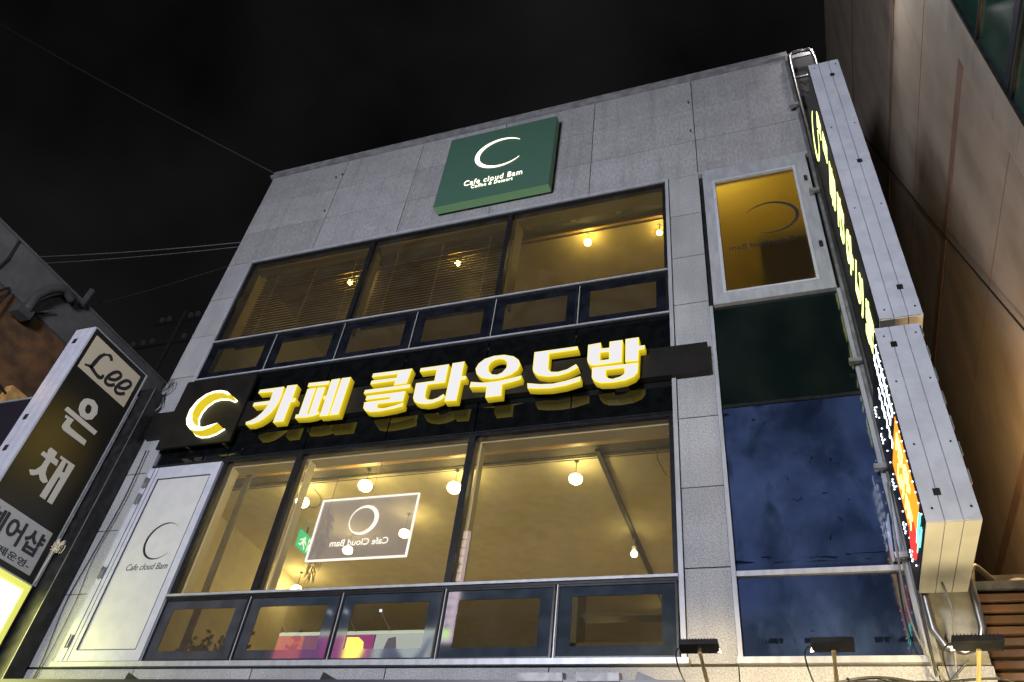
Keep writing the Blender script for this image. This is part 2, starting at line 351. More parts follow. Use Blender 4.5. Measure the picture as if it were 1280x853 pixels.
def blue_lit_film():
    """film glass, blue grey from painted-in lamp light, with wiped smears and small dark scuffs"""
    m = mat('blue_lit_film_glass', (.030, .055, .15), .02, spec=.7); n = m.node_tree; b = n.nodes['Principled BSDF']; L = n.links.new  # blue of the lamp light is put into the base colour
    ge = n.nodes.new('ShaderNodeNewGeometry')
    def nz(scale, det, dist, lo, hi, st=(1, 1, 1), off=0):
        mp = n.nodes.new('ShaderNodeMapping'); mp.inputs['Scale'].default_value = st; mp.inputs['Location'].default_value = (off, off, off); L(ge.outputs['Position'], mp.inputs['Vector'])
        t = n.nodes.new('ShaderNodeTexNoise'); t.inputs['Scale'].default_value = scale; t.inputs['Detail'].default_value = det; t.inputs['Distortion'].default_value = dist; L(mp.outputs['Vector'], t.inputs['Vector'])
        q = n.nodes.new('ShaderNodeMapRange'); q.interpolation_type = 'SMOOTHSTEP'; q.inputs['From Min'].default_value = lo; q.inputs['From Max'].default_value = hi; L(t.outputs['Fac'], q.inputs['Value']); return q.outputs['Result']
    def mix(f, a, c):
        x = n.nodes.new('ShaderNodeMix'); x.data_type = 'RGBA'; L(f, x.inputs['Factor'])
        for k, v in ((6, a), (7, c)):
            if isinstance(v, tuple): x.inputs[k].default_value = (*v, 1)
            else: L(v, x.inputs[k])
        return x.outputs[2]
    def mul(a, c):
        x = n.nodes.new('ShaderNodeMath'); x.operation = 'MULTIPLY'; L(a, x.inputs[0])
        if isinstance(c, float): x.inputs[1].default_value = c
        else: L(c, x.inputs[1])
        return x.outputs[0]
    base = mix(nz(1.0, 7, .2, .30, .70), (.006, .011, .028), (.032, .052, .122))
    base = mix(mul(nz(6, 9, .3, .48, .80, (1, 1, .6), 3), .30), base, (.048, .072, .150))      # pale wiped dust
    blot = nz(2.1, 5, .5, .54, .74, (1.3, 1, .8), 7)
    base = mix(mul(blot, .85), base, (.003, .005, .010))                                     # dark smudges
    sc = mul(nz(10, 5, 1.0, .63, .74, (1, 1, .8), 1), nz(1.7, 2, 0, .54, .64, (1, 1, 1), 5))
    base = mix(sc, base, (.002, .003, .006))                                                 # scuffs
    sx = n.nodes.new('ShaderNodeSeparateXYZ'); L(ge.outputs['Position'], sx.inputs[0])
    for zc, hw in ((4.965, .045), (4.235, .030)):                                            # dried drip marks along the foot of each pane
        d = n.nodes.new('ShaderNodeMath'); d.operation = 'SUBTRACT'; L(sx.outputs[2], d.inputs[0]); d.inputs[1].default_value = zc
        a = n.nodes.new('ShaderNodeMath'); a.operation = 'ABSOLUTE'; L(d.outputs[0], a.inputs[0])
        k = n.nodes.new('ShaderNodeMapRange'); k.inputs['From Min'].default_value = hw; k.inputs['From Max'].default_value = hw*.5; L(a.outputs[0], k.inputs['Value'])
        base = mix(mul(mul(k.outputs['Result'], nz(9, 4, .4, .50, .60, (1, 1, .3) if zc < 4.5 else (.5, 1, 2.5), 2)), .9), base, (.002, .003, .006))
    L(base, b.inputs['Base Color'])
    mr = n.nodes.new('ShaderNodeMapRange'); mr.inputs['To Min'].default_value = .01; mr.inputs['To Max'].default_value = .10; L(nz(3, 5, .5, .3, .8, (1, 1, 1), 9), mr.inputs['Value']); L(mr.outputs['Result'], b.inputs['Roughness'])
    return m
M['blue'] = blue_lit_film()
def slab_variation(m, lo, hi, streak):
    """every slab its own tone, plus rain streaks running down"""
    n = m.node_tree; b = n.nodes['Principled BSDF']; L = n.links.new; src = b.inputs['Base Color'].links[0].from_socket
    oi = n.nodes.new('ShaderNodeObjectInfo'); q = n.nodes.new('ShaderNodeMapRange'); q.inputs['To Min'].default_value = lo; q.inputs['To Max'].default_value = hi; L(oi.outputs['Random'], q.inputs['Value'])
    ge = n.nodes.new('ShaderNodeNewGeometry'); mp = n.nodes.new('ShaderNodeMapping'); mp.inputs['Scale'].default_value = (5.5, 1, .35); L(ge.outputs['Position'], mp.inputs['Vector'])
    t = n.nodes.new('ShaderNodeTexNoise'); t.inputs['Scale'].default_value = 1.6; t.inputs['Detail'].default_value = 7; L(mp.outputs['Vector'], t.inputs['Vector'])
    k = n.nodes.new('ShaderNodeMapRange'); k.inputs['From Min'].default_value = .5; k.inputs['From Max'].default_value = .72; k.inputs['To Min'].default_value = 1; k.inputs['To Max'].default_value = 1-streak; L(t.outputs['Fac'], k.inputs['Value'])
    x = n.nodes.new('ShaderNodeMath'); x.operation = 'MULTIPLY'; L(q.outputs['Result'], x.inputs[0]); L(k.outputs['Result'], x.inputs[1])
    v = n.nodes.new('ShaderNodeVectorMath'); v.operation = 'SCALE'; L(src, v.inputs[0]); L(x.outputs[0], v.inputs['Scale']); L(v.outputs['Vector'], b.inputs['Base Color'])
slab_variation(M['granite'], .90, 1.06, .12); slab_variation(M['granite_top'], .88, 1.04, .18); slab_variation(M['rib'], .6, 1.15, .2); slab_variation(M['beige'], .9, 1.05, .2); slab_variation(M['tan'], .95, .96, .30)
for k_ in ('frit',): M[k_].node_tree.nodes['Principled BSDF'].inputs['IOR'].default_value = 2.1

# outlines of lettering, metres on their own planes
LETTERS={'ka': [([(-6.586, 7.62), (-6.582, 7.676), (-6.193, 7.676), (-6.175, 7.529), (-6.179, 7.411), (-6.207, 7.314), (-6.25, 7.228), (-6.319, 7.157), (-6.395, 7.109), (-6.482, 7.087), (-6.58, 7.094), (-6.595, 7.139), (-6.53, 7.153), (-6.457, 7.193), (-6.4, 7.255), (-6.36, 7.331), (-6.342, 7.395), (-6.591, 7.4), (-6.59, 7.457), (-6.339, 7.457), (-6.345, 7.609)], []), ([(-6.15, 7.076), (-6.144, 7.685), (-5.985, 7.681), (-5.98, 7.446), (-5.924, 7.443), (-5.922, 7.384), (-5.986, 7.38), (-5.989, 7.073)], [])], 'pe': [([(-5.807, 7.622), (-5.804, 7.68), (-5.484, 7.67), (-5.486, 7.607)], []), ([(-5.792, 7.577), (-5.663, 7.577), (-5.658, 7.148), (-5.632, 7.147), (-5.641, 7.576), (-5.515, 7.571), (-5.513, 7.162), (-5.489, 7.166), (-5.468, 7.126), (-5.551, 7.1), (-5.66, 7.091), (-5.826, 7.105), (-5.83, 7.158), (-5.788, 7.16)], []), ([(-5.459, 7.682), (-5.329, 7.688), (-5.324, 7.078), (-5.456, 7.083), (-5.454, 7.358), (-5.494, 7.368), (-5.495, 7.417), (-5.455, 7.415)], []), ([(-5.302, 7.687), (-5.167, 7.685), (-5.174, 7.078), (-5.311, 7.079)], [])], 'keul': [([(-4.84, 7.692), (-4.275, 7.688), (-4.302, 7.451), (-4.486, 7.448), (-4.473, 7.518), (-4.835, 7.515), (-4.832, 7.572), (-4.471, 7.568), (-4.468, 7.63), (-4.841, 7.633)], []), ([(-4.892, 7.371), (-4.889, 7.427), (-4.245, 7.427), (-4.243, 7.372)], []), ([(-4.836, 7.325), (-4.287, 7.324), (-4.291, 7.168), (-4.636, 7.171), (-4.644, 7.14), (-4.621, 7.104), (-4.531, 7.092), (-4.407, 7.111), (-4.278, 7.141), (-4.279, 7.087), (-4.395, 7.064), (-4.586, 7.048), (-4.718, 7.056), (-4.794, 7.083), (-4.836, 7.132), (-4.845, 7.225), (-4.493, 7.228), (-4.478, 7.26), (-4.839, 7.263)], [])], 'ra': [([(-4.153, 7.673), (-3.761, 7.676), (-3.761, 7.38), (-3.996, 7.383), (-4.001, 7.28), (-3.996, 7.192), (-3.955, 7.146), (-3.89, 7.134), (-3.819, 7.153), (-3.748, 7.203), (-3.727, 7.157), (-3.774, 7.111), (-3.868, 7.081), (-3.966, 7.076), (-4.072, 7.102), (-4.131, 7.139), (-4.159, 7.2), (-4.167, 7.431), (-3.917, 7.434), (-3.919, 7.613), (-4.154, 7.616)], []), ([(-3.714, 7.684), (-3.551, 7.688), (-3.554, 7.45), (-3.491, 7.447), (-3.491, 7.393), (-3.553, 7.39), (-3.558, 7.074), (-3.717, 7.085)], [])], 'u': [([(-3.025, 7.708), (-2.899, 7.662), (-2.825, 7.591), (-2.796, 7.513), (-2.821, 7.436), (-2.892, 7.376), (-3.019, 7.34), (-3.151, 7.341), (-3.277, 7.379), (-3.356, 7.456), (-3.382, 7.542), (-3.353, 7.62), (-3.28, 7.684), (-3.161, 7.714)], [[(-3.079, 7.65), (-3.016, 7.631), (-2.975, 7.575), (-2.972, 7.493), (-3.017, 7.427), (-3.08, 7.4), (-3.148, 7.416), (-3.199, 7.472), (-3.213, 7.548), (-3.188, 7.61), (-3.138, 7.643)]]), ([(-3.412, 7.339), (-3.253, 7.303), (-3.08, 7.298), (-2.911, 7.315), (-2.762, 7.34), (-2.765, 7.282), (-2.878, 7.255), (-2.993, 7.238), (-2.985, 7.069), (-3.186, 7.067), (-3.196, 7.232), (-3.417, 7.26)], [])], 'deu': [([(-2.634, 7.683), (-2.095, 7.685), (-2.085, 7.629), (-2.442, 7.626), (-2.436, 7.391), (-2.4, 7.338), (-2.311, 7.324), (-2.2, 7.346), (-2.098, 7.408), (-2.066, 7.351), (-2.184, 7.289), (-2.306, 7.261), (-2.445, 7.27), (-2.562, 7.309), (-2.62, 7.373), (-2.631, 7.422)], []), ([(-2.678, 7.209), (-2.512, 7.169), (-2.361, 7.154), (-2.201, 7.176), (-2.035, 7.216), (-2.034, 7.143), (-2.209, 7.101), (-2.38, 7.089), (-2.556, 7.107), (-2.666, 7.131)], [])], 'bam': [([(-1.965, 7.683), (-1.812, 7.692), (-1.809, 7.6), (-1.708, 7.594), (-1.707, 7.688), (-1.551, 7.689), (-1.555, 7.353), (-1.707, 7.35), (-1.839, 7.346), (-1.917, 7.359), (-1.956, 7.405), (-1.966, 7.453)], [[(-1.812, 7.535), (-1.71, 7.532), (-1.707, 7.417), (-1.814, 7.416)]]), ([(-1.518, 7.695), (-1.361, 7.696), (-1.359, 7.565), (-1.291, 7.56), (-1.296, 7.503), (-1.359, 7.5), (-1.366, 7.336), (-1.517, 7.347)], []), ([(-1.904, 7.322), (-1.366, 7.311), (-1.371, 7.175), (-1.413, 7.114), (-1.508, 7.074), (-1.656, 7.063), (-1.797, 7.077), (-1.863, 7.115), (-1.9, 7.175)], [[(-1.737, 7.26), (-1.526, 7.257), (-1.525, 7.172), (-1.573, 7.138), (-1.658, 7.117), (-1.712, 7.139), (-1.735, 7.177)]])]}
MOON=[(-6.959, 7.582), (-7.041, 7.645), (-7.162, 7.682), (-7.29, 7.681), (-7.4, 7.642), (-7.501, 7.548), (-7.558, 7.395), (-7.542, 7.236), (-7.486, 7.131), (-7.395, 7.05), (-7.293, 7.011), (-7.18, 7.004), (-7.059, 7.037), (-6.965, 7.101), (-7.078, 7.081), (-7.165, 7.061), (-7.265, 7.076), (-7.355, 7.128), (-7.427, 7.207), (-7.483, 7.328), (-7.48, 7.443), (-7.44, 7.539), (-7.349, 7.622), (-7.245, 7.645), (-7.102, 7.624), (-6.98, 7.566)]
LEE={'eun': [([(-0.947, 7.266), (-0.854, 7.303), (-0.758, 7.272), (-0.711, 7.179), (-0.737, 7.065), (-0.813, 7.005), (-0.908, 6.998), (-0.984, 7.054), (-1.01, 7.147), (-0.991, 7.225)], [[(-0.885, 7.21), (-0.832, 7.205), (-0.807, 7.159), (-0.813, 7.104), (-0.855, 7.079), (-0.894, 7.095), (-0.915, 7.143), (-0.909, 7.19)]]), ([(-1.154, 6.916), (-1.138, 6.984), (-0.573, 6.981), (-0.588, 6.911)], []), ([(-1.1, 6.878), (-0.967, 6.894), (-0.974, 6.797), (-0.951, 6.78), (-0.647, 6.778), (-0.643, 6.704), (-1.018, 6.69), (-1.06, 6.712), (-1.069, 6.753), (-1.054, 6.85), (-1.093, 6.839)], [])], 'chae': [([(-1.055, 6.37), (-1.043, 6.405), (-0.931, 6.404), (-0.929, 6.328), (-0.858, 6.329), (-0.845, 6.256), (-0.948, 6.253), (-0.946, 6.164), (-0.922, 6.092), (-0.833, 6.026), (-0.883, 5.98), (-0.942, 5.992), (-0.996, 6.041), (-1.053, 5.988), (-1.092, 5.974), (-1.141, 6.019), (-1.066, 6.062), (-1.025, 6.148), (-1.019, 6.251), (-1.111, 6.254), (-1.107, 6.31), (-1.042, 6.313)], []), ([(-0.859, 6.401), (-0.614, 6.41), (-0.627, 5.827), (-0.706, 5.822), (-0.705, 6.16), (-0.738, 6.162), (-0.746, 5.826), (-0.834, 5.826), (-0.81, 6.369), (-0.858, 6.367)], [[(-0.749, 6.369), (-0.708, 6.377), (-0.694, 6.246), (-0.736, 6.241)]])]}
LEE_STROKES=[[(-0.932, 7.944), (-0.976, 7.986), (-1.036, 7.967), (-1.085, 7.925), (-1.12, 7.85), (-1.136, 7.748), (-1.151, 7.66), (-1.162, 7.635)], [(-1.251, 7.616), (-1.179, 7.646), (-1.121, 7.643), (-1.052, 7.624), (-0.981, 7.615), (-0.934, 7.636), (-0.928, 7.691)], [(-0.829, 7.703), (-0.737, 7.755), (-0.686, 7.843), (-0.698, 7.885), (-0.753, 7.884), (-0.812, 7.824), (-0.854, 7.725), (-0.862, 7.651), (-0.828, 7.62), (-0.765, 7.636), (-0.7, 7.699)], [(-0.624, 7.708), (-0.528, 7.76), (-0.475, 7.85), (-0.487, 7.892), (-0.544, 7.891), (-0.605, 7.83), (-0.649, 7.73), (-0.658, 7.655), (-0.623, 7.624), (-0.559, 7.64), (-0.491, 7.704)]]

# ================================================================== GROUND AND STREET
box('ground', -150, 150, -150, 150, -.30, 0.0, M['asphalt'])['kind'] = 'structure'
for y0, y1 in ((-2.6, 0.15), (-15.6, -12.2)):
    meta(box('pavement', -40, 40, y0, y1, .004, .13, M['paving']), kind='structure')

# ================================================================== CAFE BUILDING
XL, XR, ZT = -8.6, 1.32, 13.5
cafe = thing('cafe_building', (-3.6, 0, 0), 'grey granite three storey cafe building with two bands of lit windows', 'building')
core = MB()
core.box(XL, -8.09, .04, .25, 3.2, 10.84); core.box(XL, XR, .04, .25, 10.84, ZT)
core.box(-.99, -.55, .04, .25, 3.2, 10.84); core.box(.93, XR, .09, .25, 3.2, 10.84)
core.box(-8.09, -.99, .04, .25, 3.2, 4.03); core.box(-.55, .93, .04, .25, 3.2, 4.03)
core.box(-8.07, -1.0, .10, .25, 6.78, 8.12)
core.build('wall', M['mortar'], cafe)
sh = MB(); sh.box(XL, -8.35, .25, 11, 0, ZT); sh.box(1.07, XR, .25, 11, 0, ZT); sh.box(-8.35, 1.07, 10.8, 11, 0, ZT); sh.box(-8.35, 1.07, .25, 10.8, 13.2, 13.45)
sh.build('side_wall', M['concrete'], cafe)
fl = MB(); fl.box(-8.35, 1.07, .25, 10.8, 3.35, 3.6); fl.box(-8.35, 1.07, .25, 10.8, 7.6, 8.0); fl.build('floor_slab', M['floor'], cafe)
# ground floor front (below the frame)
gf = MB(); gf.box(XL, XL+.5, 0, .25, 0, 3.2); gf.box(XR-.5, XR, 0, .25, 0, 3.2); gf.box(XL+.5, XR-.5, .1, .25, 0, .5); gf.box(XL, XR, .05, .25, 2.9, 3.2); gf.build('shopfront_wall', M['granite'], cafe)
box('shopfront_glass', XL+.5, XR-.5, .14, .16, .5, 2.9, M['glass_lo'], cafe)
# granite slabs, each its own piece
J = .0055
def slab(x0, x1, z0, z1, m=M['granite']):
    d = random.uniform(-.002, .002)
    box('stone_panel', x0+J, x1-J, d, .036+d, z0+J, z1-J, m, cafe)
rows = [3.22, 4.045, 4.915, 5.77, 6.625, 7.475, 8.33, 9.17, 10.01, 10.862, 11.69, 12.545, 13.38]
topx = [-8.6, -6.915, -5.345, -3.75, -2.155, -.56, .93]
for zi in range(9, 12):
    for a, b in zip(topx, topx[1:]): slab(a, b, rows[zi], rows[zi+1], M['granite_top'])
for zi in range(1, 9):
    slab(-8.6, -8.10, rows[zi], rows[zi+1]); slab(-.98, -.555, rows[zi], rows[zi+1])
botx = [-8.6, -6.93, -5.4, -3.86, -2.215, -.56, .93, 1.32]
for a, b in zip(botx, botx[1:]): slab(a, b, rows[0], 4.028)
for zi in range(1, 12):
    box('recess_panel', .965, 1.315, .05, .088, rows[zi]+J, rows[zi+1]-J, M['concrete'], cafe)
cp = MB(); cp.box(XL-.05, .95, -.05, .3, 13.39, 13.44); cp.box(XL-.03, .95, -.025, .3, 13.44, 13.56); cp.box(.95, XR+.02, .03, .3, 13.40, 13.56); cp.build('coping', M['coping'], cafe)
# small rusty anchor stubs left in the stone
for x, z in ((-6.93, 12.95), (-6.98, 11.9), (-.62, 12.75), (-.62, 11.95), (-7.05, 12.9)):
    MB().box(x-.006, x+.006, -.03, .0, z-.02, z+.02).build('anchor_stub', M['blackmetal'], cafe)
# trims round the window field
def trimbar(x0, x1, z0, z1, y0=-.035, y1=.04): box('trim', x0, x1, y0, y1, z0, z1, M['trim'], cafe)
trimbar(-8.10, -8.055, 4.09, 10.80); trimbar(-1.025, -.98, 4.09, 10.80); trimbar(-8.10, -.98, 10.80, 10.85)
trimbar(-.555, -.515, 4.09, 8.20); trimbar(.855, .895, 4.09, 8.20)
box('window_ledge', -8.12, -.96, -.055, .05, 4.035, 4.088, M['trim'], cafe); box('window_ledge', -.56, .93, -.055, .05, 4.035, 4.088, M['trim'], cafe)
box('corner_post', .897, .962, -.06, .088, 4.035, 13.38, M['galv'], cafe, .006)
# mullions and transoms
def bar(x0, x1, z0, z1, y0=-.015, y1=.10, m='frame', nm='mullion'): box(nm, x0, x1, y0, y1, z0, z1, M[m], cafe)
for x in (-5.70, -3.36): bar(x-.035, x+.035, 8.985, 10.76, -.02)
bar(-8.052, -8.0, 8.985, 10.76); bar(-1.07, -1.03, 8.985, 10.76); bar(-8.052, -1.03, 10.76, 10.798)
for z in (8.95, 8.195): box('transom', -8.053, -1.028, -.03, .10, z-.035, z+.02, M['frame'], cafe); box('transom_cap', -8.053, -1.028, -.045, -.0305, z+.0, z+.022, M['trim'], cafe)
box('transom', -6.87, -1.028, -.03, .10, 4.795, 4.85, M['frame'], cafe); box('transom_cap', -6.87, -1.028, -.05, -.0305, 4.822, 4.85, M['trim'], cafe)
box('transom', -8.053, -1.028, -.02, .10, 6.665, 6.72, M['frame'], cafe); box('transom_cap', -6.87, -1.028, -.032, -.0205, 6.70, 6.72, M['frame'], cafe)
bar(-6.87, -6.815, 4.852, 6.663); bar(-1.075, -1.03, 4.852, 6.663)
for x in (-5.71, -3.36): bar(x-.04, x+.04, 4.852, 6.663, -.02)
gx = [-8.05, -6.875, -5.705, -4.54, -3.36, -2.19, -1.03]
# small sash windows: frame > border, pane
def sash(x0, x1, z0, z1, b=.12, pane='glass_clear'):
    f = MB()
    for a in ((x0, x0+.02, z0, z1), (x1-.02, x1, z0, z1), (x0+.02, x1-.02, z0, z0+.02), (x0+.02, x1-.02, z1-.02, z1)): f.box(a[0], a[1], -.028, .06, a[2], a[3])
    wd = f.build('sash_window', M['trim'] if False else M['frame'], cafe)
    g = MB()
    X0, X1, Z0, Z1 = x0+.021, x1-.021, z0+.021, z1-.021
    for a in ((X0, X0+b, Z0, Z1), (X1-b, X1, Z0, Z1), (X0+b, X1-b, Z0, Z0+b*.75), (X0+b, X1-b, Z1-b*.75, Z1)): g.box(a[0], a[1], -.014, -.004, a[2], a[3])
    g.build('glass_border', M['frit' if z0 < 6 else 'frit_up'], wd)
    p = MB(); p.box(X0+b, X1-b, -.013, -.009, Z0+b*.75, Z1-b*.75); p.build('pane', M[pane], wd)
    st = MB(); st.box(x0-.004, x0+.006, -.036, -.0285, z0, z1); st.build('seal', M['trim'], wd)
    return wd
for a, b in zip(gx, gx[1:]): sash(a+.012, b-.012, 8.22, 8.912)
for a, b in zip(gx[1:], gx[2:]): sash(a+.012, b-.012, 4.092, 4.792, .125)
# big panes
def pane(x0, x1, z0, z1, m, y=.03):
    box('window_pane', x0, x1, y, y+.006, z0, z1, M[m], cafe)
for a, b in ((-8.0, -5.737), (-5.663, -3.397), (-3.323, -1.07)): pane(a, b, 8.985, 10.76, 'glass_up')
for a, b in ((-6.815, -5.752), (-5.668, -3.402), (-3.318, -1.075)): pane(a, b, 4.852, 6.663, 'glass_lo')
# black spandrel glass behind the fascia sign
for a, b in zip(gx, gx[1:]): box('spandrel_pane', a+.008, b-.008, .0, .02, 6.725, 8.155, M['spandrel'], cafe)
# right-hand glazing: amber window, dark green pane, blue panes
aw = MB()
for a in ((-.50, -.375, 8.20, 10.78), (.705, .86, 8.20, 10.78), (-.375, .705, 8.20, 8.355), (-.375, .705, 10.56, 10.78)): aw.box(a[0], a[1], -.05, .10, a[2], a[3])
box('window_packing', -.562, -.502, .035, .25, 8.19, 10.84, M['blackmetal'], cafe); box('window_packing', .862, .935, .035, .25, 8.19, 10.84, M['blackmetal'], cafe)
awn = aw.build('casement_window', M['trim'], cafe)
a2 = MB()
for a in ((-.375, -.34, 8.355, 10.56), (.672, .705, 8.355, 10.56), (-.34, .672, 8.355, 8.385), (-.34, .672, 10.53, 10.56)): a2.box(a[0], a[1], -.062, .02, a[2], a[3])
a2.build('glazing_bead', M['signgrey'], awn)
MB().box(-.34, .672, -.02, -.019, 8.385, 10.53).build('pane', M['glass_film'], awn)
for z in (8.9, 10.2): MB().box(.78, .82, -.065, -.05, z, z+.1).build('hinge', M['blackmetal'], awn)
MB().box(-.56, .90, -.045, .03, 10.785, 10.835).build('drip_strip', M['trim'], awn)
c0 = MB(); c0.prism(crescent((.30, 9.63), .30, .035, -115, 150, sx=1.12), [], 'xz', -.026, -.0215); c0.build('moon_print', M['ink'], awn)
text('print', 'Cafe cloud Bam', (.53, -.022, 9.12), .09, '+y', M['ink'], awn, width=.78)
box('spandrel_pane', -.512, .853, .0, .02, 6.745, 8.19, M['darkgreen'], cafe)
box('transom', -.512, .853, -.012, .05, 6.70, 6.74, M['frame'], cafe)
box('film_pane', -.512, .853, .0, .02, 4.86, 6.695, M['blue'], cafe)
box('transom', -.512, .853, -.035, .05, 4.805, 4.855, M['trim'], cafe)
box('film_pane', -.512, .853, .0, .02, 4.095, 4.80, M['blue'], cafe)
# ---- white service door panel with printed moon
dr = MB()
for a in ((-8.05, -7.83, 4.095, 6.655), (-6.985, -6.875, 4.095, 6.655), (-7.83, -6.985, 4.095, 4.22), (-7.83, -6.985, 6.47, 6.655)): dr.box(a[0], a[1], -.05, .04, a[2], a[3])
door = dr.build('service_door', M['lav'], cafe)
MB().box(-7.83, -6.985, -.034, .02, 4.22, 6.47).build('panel', M['white'], door)
sd = MB(); sd.box(-7.965, -7.955, -.053, -.0505, 4.1, 6.65); sd.box(-7.90, -7.893, -.053, -.0505, 4.1, 6.65)
for a in ((-7.838, -7.829, 4.215, 6.475), (-6.987, -6.979, 4.215, 6.475), (-7.829, -6.987, 4.215, 4.224), (-7.829, -6.987, 6.466, 6.475)): sd.box(a[0], a[1], -.0525, -.0345, a[2], a[3])
sd.build('seam', M['seam'], door)
for z in (4.32, 5.15, 6.18, 6.42): MB().box(-8.03, -7.97, -.075, -.05, z-.07, z+.07).box(-8.008, -7.992, -.088, -.075, z-.08, z+.08).build('hinge', M['galv'], door)
mo = MB(); mo.prism(crescent((-7.32, 5.555), .25, .03, 48, 318, k=1.2), [], 'xz', -.037, -.0345); mo.build('moon_print', M['ink'], door)
text('print', 'Cafe cloud Bam', (-7.672, -.035, 5.175), .085, '-y', M['ink'], door, width=.62, ext=.0015, shear=.12)

# ---- rooms behind the glass
ce = MB(); ce.box(-8.35, 1.07, 1.07, 10.8, 6.97, 7.1); ce.build('ceiling', M['plaster'], cafe)
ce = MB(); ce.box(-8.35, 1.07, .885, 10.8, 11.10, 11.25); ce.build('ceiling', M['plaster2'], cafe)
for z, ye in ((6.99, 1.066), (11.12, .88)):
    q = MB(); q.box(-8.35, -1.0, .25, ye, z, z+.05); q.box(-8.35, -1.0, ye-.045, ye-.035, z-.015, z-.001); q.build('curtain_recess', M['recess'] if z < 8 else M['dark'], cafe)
iw = MB(); iw.box(-8.35, -8.30, .25, 10.8, 3.6, 7.6); iw.box(-8.35, -8.30, .25, 10.8, 8.0, 13.2); iw.box(-1.0, -.9, .26, 10.8, 3.6, 7.6); iw.box(-1.0, -.9, .26, 10.8, 8.0, 13.2); iw.box(-8.3, -1.0, 8.0, 8.1, 3.6, 6.97); iw.box(-8.3, -1.0, 7.0, 7.1, 8.0, 11.1)
iw.build('inner_wall', M['plaster'], cafe)
for z0 in (6.63, 10.73):
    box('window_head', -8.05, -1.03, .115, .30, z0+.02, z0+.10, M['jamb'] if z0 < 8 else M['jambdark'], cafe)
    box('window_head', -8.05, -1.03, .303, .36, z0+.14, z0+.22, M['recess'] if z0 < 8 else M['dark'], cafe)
lr = MB(); lr.box(-8.0, -1.03, .60, .68, 6.90, 6.985); lr.box(-8.0, -1.03, .72, .76, 6.93, 6.985); lr.build('curtain_rail', M['wood'], cafe)
ur = MB(); ur.box(-8.0, -1.03, .765, .785, 11.06, 11.11); ur.box(-8.0, -1.03, .80, .83, 11.08, 11.115); ur.build('curtain_rail', M['wood'], cafe)
for z in (6.93, 11.06):
    k = -7.6
    while k < -1.1:
        MB().box(k-.04, k+.04, .42, .60, z+.01, z+.04).box(k-.012, k+.012, .50, .53, z-.04, z+.01).build('rail_bracket', M['galv'], cafe); k += .72
for x in (-6.80, -5.76, -5.62, -3.43, -3.29): box('window_lining', x-.012, x+.012, .105, .22, 4.86, 6.64, M['jamb'], cafe)
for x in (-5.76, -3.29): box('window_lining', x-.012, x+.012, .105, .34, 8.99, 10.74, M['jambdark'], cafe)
box('curtain', -6.78, -6.70, .36, .40, 3.7, 6.93, M['recess'], cafe)
# ceiling details of the lower room
cc = MB(); cc.box(-8.3, -1.0, 1.09, 1.10, 6.962, 6.969); cc.build('ceiling_joint', M['dark'], cafe)
cr_ = MB()
cr_.tube(smooth_path([(-6.9, 1.35, 6.955), (-6.6, 1.7, 6.95), (-6.35, 1.5, 6.95), (-6.3, 1.2, 6.95)], 6), .005, 5)
cr_.tube([(-1.35, .8, 6.95), (-1.42, 1.2, 6.94), (-1.38, 1.6, 6.95)], .006, 5)
cr_.build('ceiling_cable', M['rubber'], cafe)
# staircase room behind the amber window
ar = MB(); ar.box(-.9, 1.07, 1.6, 1.7, 8.0, 12.0); ar.box(-.9, 1.07, .26, 1.6, 11.5, 11.6); ar.box(-.9, -.86, .26, 1.6, 8.0, 11.5); ar.box(1.02, 1.065, .26, 1.6, 8.0, 11.5); ar.build('stair_wall', M['amberfilm'], cafe)
sl = MB(); sl.box(.06, 1.01, .04, .28, 8.1, 9.36); sl.build('pane_shade_block', M['mortar'], cafe)  # added box that keeps lamp light off the pane's lower right

# ================================================================== LAMPS IN THE ROOMS
def pendant(x, y, z, r, label, drop=.18, group='globe lamps in the lower room', top=6.97, warm='g_lamp'):
    t = thing('globe_lamp', (x, y, z), label, 'lamp', group)
    MB().ball((x, y, z), r, 2, (1.12, 1.12, .9)).build('globe', M[warm], t, True)
    MB().cone((x, y, z+r*.95), r*.3, r*.2, r*.25).tube([(x, y, z+r), (x, y, top-.002)], .004, 6).cone((x, y, top-.008), .03, .03, .012).build('lamp_holder', M['blackmetal'], t)
pendant(-5.26, .90, 6.72, .085, 'bright globe lamp just above the lit acrylic moon sign')
pendant(-6.37, 1.14, 6.70, .085, 'globe lamp left of the acrylic moon sign, above the green exit sign')
pendant(-4.04, 1.09, 6.70, .085, 'globe lamp half hidden by the mullion right of the acrylic moon sign')
pendant(-2.42, 1.12, 6.70, .075, 'single bright globe lamp in the wide right pane of the lower window')
pendant(-6.34, 2.48, 6.65, .07, 'globe lamp seen through the lower edge of the acrylic sign')
pendant(-5.21, 2.09, 6.65, .07, 'globe lamp seen through the right edge of the acrylic sign')
pendant(-8.0, 3.74, 6.65, .09, 'farthest globe lamp, low behind the transom of the middle pane')
def ceiling_spot(x, y, z, r, label, top=11.1):
    t = thing('ceiling_lamp', (x, y, z), label, 'lamp', 'ceiling lamps on the upper floor')
    MB().ball((x, y, z), r, 2).build('bulb', M['g_lamp_up'], t, True)
    MB().tube([(x, y, z+r*.6), (x, y, top-.002)], .007, 8).cone((x, y, top-.012), .035, .035, .02).build('lamp_holder', M['galv'], t)
ceiling_spot(-2.41, .93, 10.92, .055, 'bright bulb in the unshaded right pane of the upper window')
ceiling_spot(-1.29, .99, 10.92, .04, 'small bulb at the right edge of the upper window')
ceiling_spot(-4.62, .88, 10.92, .045, 'bulb glowing through the blind of the middle upper window')
ceiling_spot(-6.66, .88, 10.92, .045, 'bulb glowing through the blind of the left upper window')
lamp('stair_lamp_source', 'POINT', (-.40, .55, 10.9), 30, (1.0, .80, .13), .08)
